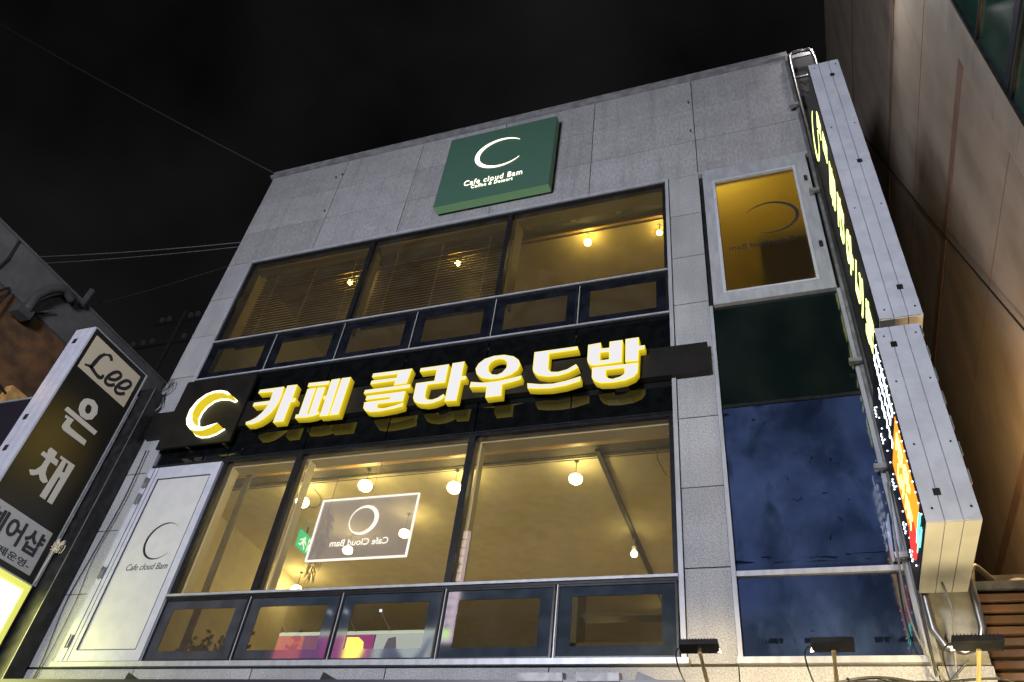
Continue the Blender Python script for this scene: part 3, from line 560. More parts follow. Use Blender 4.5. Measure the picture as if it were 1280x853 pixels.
for x in (-7.2, -5.0, -2.6): lamp('room_fill_light', 'POINT', (x, 3.6, 5.0), 27, (1.0, .84, .44), .15)  # added unseen fill that evens the light in the lower room
for x in (-7.2, -4.8, -2.4): lamp('upper_room_fill_light', 'POINT', (x, 2.6, 8.9), 6, (1.0, .80, .24), .12)  # added unseen fill for the upper room
# track light
tr = thing('track_light', (-2.08, .9, 6.97), 'dark ceiling track running back from the right lower window with two small spots', 'lamp')
MB().box(-2.13, -2.07, .9, 7.9, 6.925, 6.968).build('track', M['blackmetal'], tr)
for y, s in ((3.1, 1), (5.56, .9)):
    h = MB().cone((-2.10, y, 6.72), .05*s, .035*s, .14*s, 16, Matrix.Rotation(R(25), 3, 'X')).tube([(-2.10, y, 6.78), (-2.10, y, 6.925)], .01, 6).build('spot_head', M['signgrey'], tr)
    MB().ball((-2.10, y-.03, 6.66), .045*s, 2).build('spot_bulb', M['g_lamp'], h)
# exit sign
ex = thing('exit_sign', (-7.0, 2.3, 6.7), 'green glowing running man exit sign under the ceiling, left of the acrylic sign', 'sign')
MB().box(-7.03, -7.0, 2.11, 2.45, 6.575, 6.85).build('sign_face', M['g_exit'], ex)
pm = MB(); X0 = -6.9985
for pts in ([(2.24, 6.79), (2.28, 6.79), (2.28, 6.75), (2.24, 6.75)], [(2.20, 6.745), (2.27, 6.745), (2.33, 6.70), (2.32, 6.68), (2.27, 6.705), (2.25, 6.68), (2.30, 6.65), (2.31, 6.60), (2.285, 6.60), (2.275, 6.64), (2.22, 6.665), (2.19, 6.62), (2.14, 6.62), (2.14, 6.64), (2.18, 6.645), (2.22, 6.715), (2.18, 6.71), (2.16, 6.68), (2.14, 6.69)], [(2.36, 6.82), (2.43, 6.82), (2.43, 6.60), (2.36, 6.60)]):
    pm.prism(pts, [], 'yz', X0, X0+.003)
pm.build('running_man', M['g_exitw'], ex)
MB().tube([(-7.015, 2.28, 6.85), (-7.015, 2.28, 6.97)], .01, 6).build('hanger', M['blackmetal'], ex)
# lit acrylic sign hanging inside the window
ac = thing('acrylic_sign', (-4.73, .30, 5.75), 'clear edge lit acrylic sign with white moon ring hanging inside the middle pane', 'sign')
ax0, ax1, az0, az1 = -5.385, -4.072, 5.345, 6.155
MB().box(ax0, ax1, .296, .304, az0, az1).build('acrylic_sheet', M['acrylic'], ac)
f = MB()
for a in ((ax0, ax0+.015, az0, az1), (ax1-.015, ax1, az0, az1), (ax0+.015, ax1-.015, az0, az0+.015), (ax0+.015, ax1-.015, az1-.015, az1)): f.box(a[0], a[1], .285, .315, a[2], a[3])
f.build('lit_edge', M['g_edgewhite'], ac)
cx, cz = -4.737, 5.842; o_ = [(cx+.195*math.cos(R(a)), cz+.195*math.sin(R(a))) for a in range(0, 360, 10)]; i_ = [(cx-.022+.162*math.cos(R(a)), cz+.162*math.sin(R(a))) for a in range(0, 360, 10)]
MB().prism(o_, [i_], 'xz', .288, .292).build('moon_ring', M['g_edgewhite'], ac)
text('lettering', 'Cafe Cloud Bam', (-4.343, .288, 5.515), .085, '+y', M['g_edgewhite'], ac, width=.765, bold=.012)
MB().tube([(-4.73, .30, 6.155), (-4.70, .34, 6.95)], .004, 5).build('hanging_wire', M['galv'], ac)
# bunch of dried grass behind the acrylic sign
bm = MB()
for k in range(170):
    t = random.random(); c = Vector((-5.79+.10*t*0, 1.0, 6.48-.95*t)); rr = .05+.07*math.sin(math.pi*min(1, t*1.1)); a = random.uniform(0, 6.28)
    p = c+Vector((math.cos(a)*rr*random.random(), math.sin(a)*rr*random.random(), 0)); q = p+Vector((math.cos(a)*.05, math.sin(a)*.05, -random.uniform(.05, .14)))
    bm.tube([p, (p+q)/2+Vector((.01, 0, .01)), q], [.006, .008, .002], 4)
t = bm.build('hanging_dried_plant', M['dryleaf']); meta(t, 'bunch of pale dried grass hanging behind the acrylic sign', 'plant')
MB().tube([(-5.79, 1.0, 6.42), (-5.79, 1.0, 6.96)], .005, 4).build('cord', M['rubber'], t)
# plants on the sill of the lower left sash
def sill_plant(x0, x1, n, label, seed):
    rnd = random.Random(seed); t = thing('potted_plant', ((x0+x1)/2, .42, 4.09), label, 'plant')
    MB().box(x0+.05, x1-.05, .34, .48, 4.10, 4.22).build('planter', M['blackmetal'], t, )
    L = MB(); S = MB()
    for k in range(n):
        x = rnd.uniform(x0+.06, x1-.06); b = Vector((x, .40, 4.21)); tip = b+Vector((rnd.uniform(-.13, .16), rnd.uniform(-.14, .05), rnd.uniform(.08, .30)))
        mid = (b+tip)/2+Vector((0, 0, .05)); S.tube([b, mid, tip], .004, 4)
        for j in range(4):
            f_ = .35+.2*j; c = b.lerp(tip, f_)+Vector((0, 0, .03)); d = Vector((rnd.uniform(-1, 1), rnd.uniform(-.5, .5), rnd.uniform(-.2, .9))).normalized()*rnd.uniform(.05, .085); s_ = d.cross(Vector((0, 1, .3))).normalized()*.022
            v = [L.bm.verts.new(p) for p in (c, c+d*.35+s_, c+d*.75+s_*.7, c+d, c+d*.7-s_*.8, c+d*.3-s_)]; L.bm.faces.new(v)
    S.build('stem', M['leaf'], t); L.build('foliage', M['leaf'], t)
sill_plant(-6.75, -5.85, 34, 'dark leafy plant in a trough inside the lowest left sash window', 3)
sill_plant(-5.45, -5.2, 6, 'small sprig of leaves inside the second sash from the left', 5)
# shelf edge visible low in the right rooms
sf = MB(); sf.box(-3.2, -1.2, 2.2, 2.6, 5.05, 5.10); sf.box(-3.2, -1.2, 2.4, 2.6, 5.5, 5.54); sf.box(-2.7, -2.62, 2.2, 2.6, 3.6, 5.9)
meta(sf.build('wall_shelf', M['jambdark']), 'wooden shelf deep inside the room behind the lower right sashes', 'shelf')

# ================================================================== VENETIAN BLINDS
def blind(x0, x1, label):
    t = thing('venetian_blind', ((x0+x1)/2, .22, 10.62), label, 'blind', 'brown blinds in the upper windows')
    MB().box(x0, x1, .19, .25, 10.60, 10.66).build('headrail', M['slat'], t)
    bmm = bmesh.new(); g = bmesh.ops.create_cube(bmm, size=1); bmesh.ops.scale(bmm, vec=(x1-x0, .050, .003), verts=g['verts'])
    bmesh.ops.rotate(bmm, matrix=Matrix.Rotation(R(18), 3, 'X'), verts=g['verts'], cent=(0, 0, 0)); me = bpy.data.meshes.new('slat'); bmm.to_mesh(me); bmm.free(); me.materials.append(M['slat'])
    z = 10.56
    while z > 9.03:
        o = place(bpy.data.objects.new('slat', me), t, ((x0+x1)/2, .22, z)); o.rotation_euler = (R(random.uniform(-1.5, 1.5)), R(random.uniform(-.08, .08)), 0); z -= .058
    MB().box(x0, x1, .20, .24, 9.0, 9.02).build('bottom_rail', M['slat'], t)
    for f_ in (.13, .5, .87):
        xx = x0+(x1-x0)*f_; MB().tube([(xx, .193, 10.6), (xx, .193, 9.02)], .0028, 4).tube([(xx, .247, 10.6), (xx, .247, 9.02)], .0028, 4).build('ladder_cord', M['jamb'], t)
blind(-7.84, -5.82, 'brown venetian blind lowered in the left upper window')
blind(-5.60, -3.46, 'brown venetian blind lowered in the middle upper window')

# ================================================================== FASCIA SIGN
BX0, BX1, BZ0, BZ1 = -8.407, -.605, 7.17, 7.59      # sign board
PX0, PX1, PZ0, PZ1 = -8.03, -6.812, 6.91, 8.08      # square plate behind the moon
fs = thing('fascia_sign', (-4.4, -.2, 7.2), 'black fascia sign with large glowing Korean letters and yellow moon', 'sign')
MB().box(BX0, BX1, -.10, -.012, BZ0, BZ1).build('sign_board', M['black'], fs)
MB().box(PX0, PX1, -.14, -.103, PZ0, PZ1).build('moon_plate', M['black'], fs)
br = MB()
for x in (-7.6, -7.0): br.box(x-.02, x+.02, -.102, -.002, PZ0+.05, PZ0+.09)
br.build('bracket', M['galv'], fs)
names = dict(ka='카', pe='페', keul='클', ra='라', u='우', deu='드', bam='밤')
for key, polys in LETTERS.items():
    side = MB(); edge = MB(); face = MB()
    for outer, holes in polys:
        side.prism(outer, holes, 'xz', -.2045, -.102); edge.prism(outer, holes, 'xz', -.2098, -.2047)
        face.prism(inset(outer, .010), [inset(h, -.010) for h in holes], 'xz', -.2125, -.21)
    s = side.build('letter', M['g_side'], fs); edge.build('letter_rim', M['g_edge'], s); face.build('letter_face', M['g_letter'], s)
ms = MB(); ms.prism(MOON, [], 'xz', -.302, -.167); s = ms.build('moon', M['g_side'], fs)
MB().prism(inset(MOON, .004), [], 'xz', -.310, -.3025).build('moon_face', M['g_moon'], s); MB().prism(inset(MOON, -.008), [], 'xz', -.1665, -.143).build('moon_back_light', M['g_moon'], s)

# ================================================================== GREEN ROOF SIGN
gs = thing('green_sign', (-3.68, -.1, 12), 'square green wall sign with white moon and cafe name under the roof edge', 'sign')
MB().box(-4.64, -2.735, -.20, -.055, 11.065, 12.915).build('sign_box', M['greenedge'], gs)
MB().box(-4.64, -2.735, -.204, -.2005, 11.065, 12.915).build('sign_panel', M['green'], gs)
MB().box(-4.3, -4.2, -.054, -.001, 11.3, 12.7).box(-3.1, -3.0, -.054, -.001, 11.3, 12.7).build('mounting_rail', M['galv'], gs)
MB().prism(crescent((-3.66, 12.2), .395, .068, 42, 326, k=1.1, sx=1.10), [], 'xz', -.212, -.2045).build('moon', M['g_warm'], gs)
text('lettering', 'Cafe cloud Bam', (-4.185, -.205, 11.462), .135, '-y', M['g_warm'], gs, width=.985, bold=.0, spacing=1.12, ext=.004)
text('lettering', 'Coffee & Dessert', (-4.045, -.205, 11.362), .082, '-y', M['g_warm'], gs, width=.70, bold=.0, spacing=1.12, ext=.004)

# ================================================================== RIGHT PROJECTING SIGNS
ST = thing('sign_support_frame', (1.13, -.1, 4), 'stainless tube loop frame standing on the right corner behind the projecting signs', 'frame')
loop = [(.955, -.10, 13.05), (.955, -.10, 4.3)]
lp = [(1.0, -.10, 13.32), (.962, -.10, 13.24), (.955, -.10, 13.0), (.955, -.10, 9), (.955, -.10, 4.45), (.962, -.10, 4.27), (1.01, -.10, 4.13), (1.13, -.10, 4.10), (1.25, -.10, 4.13), (1.298, -.10, 4.27), (1.305, -.10, 4.45), (1.305, -.10, 9), (1.305, -.10, 13.0), (1.298, -.10, 13.24), (1.26, -.10, 13.32), (1.13, -.10, 13.34), (1.0, -.10, 13.32)]
MB().tube(lp, .030, 10, False).build('tube_loop', M['steel'], ST, True)
for z in (12.6, 4.6, 5.0): MB().box(.985, 1.275, -.115, -.085, z-.015, z+.015).build('crossbar', M['steel'], ST)
for z in (4.9, 5.78, 7.06, 9.9, 11.9): MB().box(.80, .926, -.128, -.085, z-.025, z+.025, ).box(.80, .84, -.085, -.061, z-.03, z+.03).build('bracket', M['galv'], ST)
for z in (12.3, 12.55): MB().tube([(1.02, -.06, z), (1.10, -.03, z-.05), (1.2, -.06, z)], .012, 6).build('conduit', M['rubber'], ST)

def proj_sign(name, x0, x1, z0, z1, label, ya=-1.315, yb=-.16, clips=(), tabs=False, facem='black'):
    t = thing(name, ((x0+x1)/2, yb, z0), label, 'sign', 'projecting signs on the right corner')
    MB().box(x0+.004, x1, ya+.012, yb, z0+.004, z1).build('housing', M['signgrey'], t)
    w3 = (x1-x0)/3.0
    for k in range(3):
        box('cover_strip', x0+w3*k+(.004 if k else 0), x0+w3*(k+1)-.004, ya, ya+.011, z0, z1, M['signgrey'], t, .0)
        box('base_strip', x0+w3*k+(.004 if k else 0), x0+w3*(k+1)-.004, ya+.012, yb, z0-.008, z0+.003, M['cream'], t)
    MB().box(x0-.006, x0+.003, ya+.03, yb, z0+.02, z1-.02).build('face_panel', M[facem], t)
    for zc, k in clips: MB().box(x0+w3*k-.024, x0+w3*k+.024, ya-.006, ya-.0005, zc-.028, zc+.028).build('latch', M['blackmetal'], t)
    sc_ = MB()
    for zc in (z0+.10, z0+(z1-z0)*.35, z0+(z1-z0)*.68, z1-.1):
        for k in (.5, 2.6): sc_.cone((x0+w3*k, ya-.002, zc), .008, .008, .006, 8, Matrix.Rotation(R(90), 3, 'X'))
    sc_.build('screw', M['blackmetal'], t)
    if tabs:
        k = z0+.3
        while k < z1-.1: MB().box(x1, x1+.015, ya+.03, ya+.06, k, k+.12).build('hinge_tab', M['signgrey'], t); k += .24
    return t
us = proj_sign('projecting_sign', .972, 1.318, 6.50, 10.82, 'tall upper projecting sign in a silver housing with glowing lime letters', clips=((10.50, 2), (8.75, 2), (6.85, 2)))
ls = proj_sign('projecting_sign', .908, 1.262, 4.55, 6.40, 'shorter lower projecting sign, silver with cream underside and orange LED face', clips=((6.20, 1), (4.78, 1)), tabs=True)
# glowing letters on the faces (the face looks towards -x, text runs from back to front)
def side_letter(key, yc, zc, h, wdt, parent, x, m, nm='letter'):
    pts = [p for q in LETTERS[key] for p in q[0]]; x0 = min(p[0] for p in pts); x1 = max(p[0] for p in pts); z0 = min(p[1] for p in pts); z1 = max(p[1] for p in pts); mb = MB()
    tf = lambda l: [(yc-((p[0]-x0)/(x1-x0)-.5)*wdt, zc+((p[1]-z0)/(z1-z0)-.5)*h) for p in l]
    for o, hs in LETTERS[key]: mb.prism(tf(o), [tf(q) for q in hs], 'yz', x-.006, x)
    return mb.build(nm, M[m], parent)
cm = MB(); cm.prism([(-.60-(p[0]), p[1]) for p in crescent((0, 10.35), .30, .06, 45, 315, sx=1.1)], [], 'yz', .960, .966); cm.build('moon', M['g_lime'], us)
side_letter('ka', -1.0, 9.98, .32, .24, us, .966, 'g_lime'); side_letter('pe', -1.0, 9.52, .32, .24, us, .966, 'g_lime')
for key, z in zip(('keul', 'ra', 'u', 'deu', 'bam'), (9.02, 8.48, 7.94, 7.40, 6.86)): side_letter(key, -.80, z, .40, .52, us, .966, 'g_lime')
# lower sign: white LED rows, orange lit panel, dotted blue-white points
led = MB(); rnd = random.Random(11)
for col, zz0, zz1 in ((-1.16, 5.6, 6.3), (-.98, 5.65, 6.3), (-.78, 5.55, 6.1)):
    z = zz0
    while z < zz1:
        h = .07; y0 = col+rnd.uniform(-.01, .01); led.box(.8975, .9018, y0-.045, y0+.045, z, z+.018); led.box(.8975, .9018, y0-.045, y0-.027, z, z+h)
        if rnd.random() < .6: led.box(.8975, .9018, y0+.0, y0+.018, z+.025, z+h)
        z += .105
led.build('led_lettering', M['g_white'], ls)
MB().box(.8985, .9015, -1.24, -.56, 4.72, 5.52).build('orange_panel', M['g_orange'], ls)
l2 = MB()
for yy, zz, kk in ((-1.05, 5.30, 'ra'), (-1.05, 5.03, 'u'), (-.76, 5.18, 'ka'), (-.76, 4.90, 'deu')):
    pass
side_letter('ra', -1.05, 5.32, .22, .24, ls, .8984, 'g_yel'); side_letter('u', -1.05, 5.06, .22, .24, ls, .8984, 'g_yel'); side_letter('deu', -.76, 5.22, .22, .24, ls, .8984, 'g_yel'); side_letter('ka', -.76, 4.94, .22, .24, ls, .8984, 'g_yel')
_b = bmesh.new(); bmesh.ops.create_icosphere(_b, subdivisions=1, radius=.0075); led_me = bpy.data.meshes.new('led_point'); _b.to_mesh(led_me); _b.free(); led_me.materials.append(M['g_white'])
pts_ = [(-1.26, 4.64+k*.09) for k in range(19)]+[(-.45, 4.64+k*.12) for k in range(14)]
for zc in (4.75, 5.0, 5.42, 5.9, 6.2): pts_ += [(-.30-dy, zc+dz) for dy in (0, .035) for dz in (0, .04, .08)]
for y_, z_ in pts_: place(bpy.data.objects.new('led_point', led_me), ls, (.899, y_, z_))
lamp('led_sign_source', 'AREA', (.885, -.5, 5.35), 4, (.55, .70, 1.0), .5, (0, -.45, 5.35))
l4 = MB()
for k in range(9): l4.box(.8975, .9018, -1.2+rnd.uniform(0, .3), -.9+rnd.uniform(0, .3), 4.60+k*.012, 4.606+k*.012)
l4.build('led_lettering', M['g_teal'], ls)
MB().prism([(-.62+.26*math.cos(R(a))*.9, 4.78+.14*math.sin(R(a))) for a in range(0, 360, 15)], [], 'yz', .8975, .8982).build('red_panel', M['g_red'], ls)

# ================================================================== FLOODLIGHTS
def flood(x0, x1, yb, xb, label):
    cx = (x0+x1)/2; t = thing('floodlight', (xb, -.42, 3.5), label, 'light', 'floodlights along the shop fascia')
    MB().box(x0, x1, -.98, -.86, 3.825, 3.868, Matrix.Rotation(R(-12), 3, 'X')).build('lamp_body', M['blackmetal'], t)
    fn = MB(); k = x0+.012
    while k < x1-.01: fn.box(k, k+.006, -.96, -.88, 3.868, 3.895); k += .022
    fn.build('heat_fin', M['blackmetal'], t)
    ex_ = x1 if cx < -.5 else x0
    MB().box(x0+.01, x1-.01, -.858, -.855, 3.835, 3.865).build('lens', M['g_cool'], t)
    MB().prism([(ex_-.012, 3.815), (ex_+.012, 3.815), (ex_, 3.845)], [], 'xz', -.885, -.87).build('lens_corner', M['g_cool'], t)
    MB().tube([(cx, -.90, 3.81), (cx*.75+xb*.25, -.72, 3.70), (xb, -.42, 3.45)], .016, 6).build('arm', M['brass'], t)
    MB().tube(smooth_path([(x0+.05, -.93, 3.87), (x0-.05, -.8, 3.84), (x0-.02, -.6, 3.7), (xb-.05, -.44, 3.5)], 6), .006, 5).build('lead', M['rubber'], t)
    lamp('floodlight_source', 'SPOT', (cx, -.80, 3.80), 55, (1.0, .74, .32), .03, (cx, -.03, 3.70), 120, .6)
flood(-.90, -.615, 0, -.71, 'left black floodlight on a yellow arm, below the granite column')
flood(.03, .315, 0, .155, 'middle black floodlight on a yellow arm, below the blue glass')
flood(.93, 1.235, 0, 1.03, 'right black floodlight on a yellow arm, below the projecting signs')
lamp('added_uplight', 'SPOT', (1.1, -1.7, 2.7), 300, (1.0, .80, .42), .3, (1.05, -.7, 4.6), 70, .8)  # added warm light from below to brighten the cream sign underside
# fascia of the ground floor shop whose top edge just shows
gfs = thing('shop_fascia', (-4.0, -.4, 3.3), 'dark top edge of the ground floor shop sign along the bottom of the photo', 'sign')
MB().box(-8.3, -.95, -.42, -.02, 3.2, 3.775).build('sign_box', M['navy'], gfs)
for x, w_ in ((-2.35, .40), (-1.83, .36)): MB().box(x, x+w_, -.44, -.32, 3.776, 3.84, Matrix.Rotation(R(15), 3, 'X')).build('led_bar', M['galv'], gfs)
for x in (-6.6, -4.3, -1.35): MB().prism([(x, 3.775), (x+.2, 3.775), (x+.02, 3.85)], [], 'xz', -.40, -.38).build('clip', M['blackmetal'], gfs)

# ================================================================== LEFT HAIR SALON SIGN
X = -8.712
lee = thing('hair_salon_sign', (-8.9, -.35, 4.9), 'tall black hair salon sign reading Lee with grey Korean letters', 'sign')
MB().box(-9.05, X-.004, -1.385, -.30, 4.90, 8.175).build('housing', M['signgrey'], lee)
for k in range(3): box('cover_strip', -9.065+.118*k, -9.065+.118*(k+1)-.006, -1.40, -1.3855, 4.90, 8.178, M['lav'], lee)
for z in (7.95, 6.66, 6.19): MB().box(-8.985, -8.925, -1.408, -1.4005, z-.04, z+.04).build('latch', M['blackmetal'], lee)
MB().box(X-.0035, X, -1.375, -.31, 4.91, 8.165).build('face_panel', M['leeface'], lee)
ed = MB(); ed.box(X-.003, X+.012, -.318, -.298, 4.9, 8.178); ed.box(X-.003, X+.012, -1.385, -.318, 8.166, 8.178); ed.build('edge_trim', M['trim'], lee)
MB().box(X+.0005, X+.003, -1.322, -.392, 7.525, 8.085).build('name_panel', M['leepanel'], lee)
st = MB(); wd = [(.05, .052, .03, .045, .055, .06, .05, .04), (.03, .04, .055, .05, .055, .045, .04), .048, .048]
for l, w_ in zip(LEE_STROKES, wd):
    pts = [(p.x, p.y) for p in smooth_path([(a, b, 0) for a, b in l], 4)]
    if not isinstance(w_, float): w_ = [w_[min(len(w_)-1, round(i/len(pts)*(len(w_)-1)))] for i in range(len(pts))]
    st.strokes(pts, w_, 'yz', X+.0032, X+.006)
st.build('lettering', M['ink'], lee)
for key, polys in LEE.items():
    m_ = MB()
    for o, h in polys: m_.prism(o, h, 'yz', X+.0005, X+.006)
    m_.build('letter', M['letgrey'], lee)
MB().box(X+.0005, X+.003, -1.335, -.41, 4.98, 5.54).build('grey_panel', M['leegrey'], lee)
text('lettering', '헤어샵', (X+.0032, -1.30, 5.17), .30, '+x', M['ink'], lee, width=.85, bold=.03)
text('lettering', '-예약제운영-', (X+.0032, -1.31, 5.02), .095, '+x', M['ink'], lee, width=.83, bold=.02)
# yellow light box under it
yb = thing('yellow_lightbox', (-8.9, -.35, 3.4), 'glowing yellow light box below the hair salon sign', 'sign')
MB().box(-9.05, X-.004, -1.385, -.31, 3.0, 4.89).build('housing', M['signgrey'], yb)
MB().box(X-.003, X+.002, -1.36, -.40, 3.05, 4.80).build('lit_face', M['g_yellowbox'], yb)
MB().box(X-.003, X+.010, -1.385, -.315, 4.815, 4.888).box(X-.003, X+.010, -.395, -.315, 3.0, 4.814).build('lit_trim', M['g_yellowtrim'], yb)
# black cladding of the salon building with mounting frame
nb = thing('salon_building', (-10.4, 0, 0), 'low black clad building at the left edge behind the hair salon sign', 'building')
MB().box(-8.96, -8.465, -.25, -.03, 0, 7.95).build('pilaster', M['blackmetal'], nb)
MB().box(-13.5, -8.965, -.05, 9, 0, 7.0).build('wall', M['navy'], nb)
MB().box(-13.5, -8.965, -.35, 1.2, 7.0, 8.02).build('roof_fascia', M['navy'], nb)
MB().box(-13.5, -8.965, -.365, -.3505, 8.0, 8.035).build('edge_trim', M['trim'], nb)
fr_ = MB()
for y in (-.245,): fr_.box(-8.78, -8.765, -.262, -.2505, .2, 7.93)
fr_.box(-8.475, -8.467, -.258, -.2505, .2, 7.94)
fr_.build('edge_strip', M['galv'], nb)
sf = thing('sign_mount', (-8.8, -.27, 5), 'rusty steel brackets with tangled white ties holding the salon sign', 'bracket')
mm = MB()
for z in (7.3, 6.5, 5.75, 5.2): mm.box(-8.88, -8.74, -.30, -.25, z-.025, z+.025)
mm.tube([(-8.70, -.28, 7.8), (-8.70, -.28, 4.9)], .012, 6); mm.build('steel_bracket', M['galv'], sf)
tie = MB(); rnd = random.Random(4)
for k in range(14):
    c = Vector((-8.68, -.30, 5.42)); pts = [c+Vector((rnd.uniform(-.05, .10), rnd.uniform(-.04, .04), rnd.uniform(-.09, .09))) for _ in range(4)]; tie.tube(smooth_path(pts, 4), .0045, 4)
tie.tube(smooth_path([(-8.68, -.3, 5.4), (-8.70, -.3, 5.2), (-8.69, -.31, 4.95)], 5), .006, 4); tie.build('plastic_tie', M['jamb'], sf)

# ================================================================== BUILDING BEHIND ON THE LEFT
rb = thing('rusty_building', (-14, 3, 0), 'taller building behind on the left with rusty wall and grey parapet', 'building')
MB().box(-20, -12.06, -9, 16, 0, 9.97).build('wall', M['rust'], rb)
MB().box(-20, -12.0, -9, 16, 9.97, 10.82).build('parapet', M['parapet'], rb)
MB().box(-12.2, -11.96, -9, 16, 10.82, 10.86).build('coping', M['parapet'], rb)
for y in (-5, -1.44, 2.6): MB().tube([(-11.985, y, 10.86), (-11.985, y+.05, 10.4), (-11.985, y, 9.97)], .025, 6).build('downpipe', M['rubber'], rb)
MB().box(-12.055, -11.9, -.116, 1.5, 8.0, 8.62).build('ochre_patch', M['brick_block'], rb)
lamp('alley_lamp_source', 'POINT', (-10.9, -2.3, 8.25), 7, (1.0, .55, .16), .1)
hd = thing('extract_duct', (-11.8, -.6, 9.9), 'grey bent ventilation duct fixed on the parapet at the left', 'duct')
MB().tube(smooth_path([(-11.75, -.75, 9.75), (-11.75, -.72, 10.15), (-11.75, -.45, 10.55), (-11.8, -.15, 10.55)], 5), .08, 12).build('duct', M['ductgrey'], hd, True)
MB().box(-11.95, -11.72, -.88, -.62, 9.62, 9.8).build('fan_box', M['ductgrey'], hd)
MB().tube([(-11.9, -.62, 9.82), (-11.9, -.27, 10.2)], .018, 6).build('rail', M['galv'], hd)
MB().tube([(-11.9, .1, 10.7), (-11.9, .12, 11.1)], .06, 8).build('vent_cap', M['ductgrey'], hd)
for pts, lb in (([(-11.9, -3.5, 9.4), (-11.85, -2.6, 8.9), (-11.9, -1.4, 9.6), (-11.95, -1.1, 9.97)], 'thick black cable drooping across the rusty wall'), ([(-11.9, -1.1, 9.9), (-11.85, -1.15, 9.0), (-11.9, -1.3, 8.1)], 'thin black cable hanging straight down the rusty wall'), ([(-11.95, -2.7, 8.5), (-11.9, -1.6, 8.75), (-11.95, .5, 8.3)], 'thin black cable running along the foot of the rusty wall')):
    meta(MB().tube(smooth_path(pts, 8), .02, 6).build('cable', M['rubber']), lb, 'cable')

# ================================================================== UTILITY POLE FAR BEHIND
up = thing('utility_pole', (-18.6, 7, 0), 'dim lattice utility pole with pale insulators against the night sky', 'pole')
MB().tube([(-18.3, 7, 0), (-18.3, 7, 18.4)], .08, 8).build('pole', M['dimmetal'], up)
MB().box(-20.2, -17.4, 6.95, 7.05, 16.9, 17.0).box(-19.4, -17.6, 6.95, 7.05, 17.9, 17.98).build('crossarm', M['dimmetal'], up)
for x, z in ((-19.9, 17.0), (-19.5, 17.0), (-19.1, 17.0), (-17.8, 17.0), (-19.2, 17.98), (-18.9, 17.98), (-18.0, 17.98), (-17.7, 17.98)):
    MB().cone((x, 7, z+.12), .06, .04, .24, 8).cone((x, 7, z+.1), .1, .1, .03, 8).cone((x, 7, z+.18), .09, .09, .03, 8).build('insulator', M['insul'], up)

# ================================================================== OVERHEAD CABLES
for a, b, s, r, lb in (((-8.60, .1, 13.60), (-29.28, -7.65, 27.13), 0.4, .012, 'thin dark cable rising from the roof corner to the top left of the sky'),
                       ((-8.61, .05, 11.56), (-30, -2.6, 15.6), 1.1, .0075, 'upper pale cable from the building edge across to the left'),
                       ((-8.61, .12, 11.53), (-30, -2.4, 15.3), 1.1, .006, 'second pale cable just under the upper one, crossing to the left'),
                       ((-8.61, .05, 10.95), (-26, 2.6, 15.4), .9, .005, 'faint sagging cable below the pale pair')):
    meta(MB().tube(sag(a, b, s), r, 5).build('overhead_cable', M['greycable'] if 'pale cable' in lb else M['dimcable']), lb, 'cable')
wt = MB(); rnd = random.Random(9)
for k in range(7):
    pts = [Vector((-8.50+rnd.uniform(-.02, .05), -.06, 7.60+.16*j))+Vector((rnd.uniform(-.05, .08), rnd.uniform(-.03, .01), 0)) for j in range(5)]; wt.tube(smooth_path(pts, 5), .007, 5)
meta(wt.build('wire_tangle', M['greycable']), 'pale tangled wires above the left end of the fascia sign', 'wires')
for dx, r in ((0, .006), (.05, .004)):
    meta(MB().tube(smooth_path([(-8.33+dx, -.02, 7.0), (-8.30+dx, -.015, 6.2), (-8.36+dx, -.015, 5.4), (-8.40+dx*3, -.015, 4.8), (-8.30+dx, -.02, 4.1), (-8.32, -.03, 3.7)], 8), r, 5).build('wall_cable', M['rubber']), ('thicker' if dx == 0 else 'thinner')+' black cable running down the granite left of the white door', 'cable')

# ================================================================== CABLES, BOTTOM RIGHT CORNER
rnd = random.Random(21); tg = MB()
for k in range(16):
    x = rnd.uniform(.45, 1.25); pts = [Vector((x+rnd.uniform(-.2, .2)*j, -.16-rnd.uniform(0, .06), 3.80+rnd.uniform(-.05, .07))) for j in range(4)]; tg.tube(smooth_path(pts, 5), rnd.choice((.006, .010, .014)), 5)
meta(tg.build('cable_bundle', M['rubber']), 'tangle of black cables under the right corner of the building', 'cables')
for i, (pts, r, m_, lb) in enumerate((
    ([(.88, -.12, 5.6), (.80, -.14, 4.5), (.86, -.14, 4.05), (.95, -.14, 3.85)], .008, 'greycable', 'thin grey cable looping down beside the blue glass'),
    ([(1.06, -.35, 4.55), (1.09, -.3, 4.35), (1.06, -.2, 4.12), (1.02, -.16, 3.88)], .010, 'greycable', 'grey cable hanging out of the cream sign base'),
    ([(1.12, -.25, 3.98), (.98, -.18, 3.86), (.90, -.16, 3.80)], .008, 'rubber', 'short black lead from the right floodlight'),
    ([(.93, -.2, 6.4), (.92, -.16, 5.4), (.90, -.15, 4.4), (.89, -.14, 3.9)], .011, 'rubber', 'black supply cable running down the corner post'))):
    meta(MB().tube(smooth_path(pts, 8), r, 6).build('loose_cable', M[m_]), lb, 'cable')

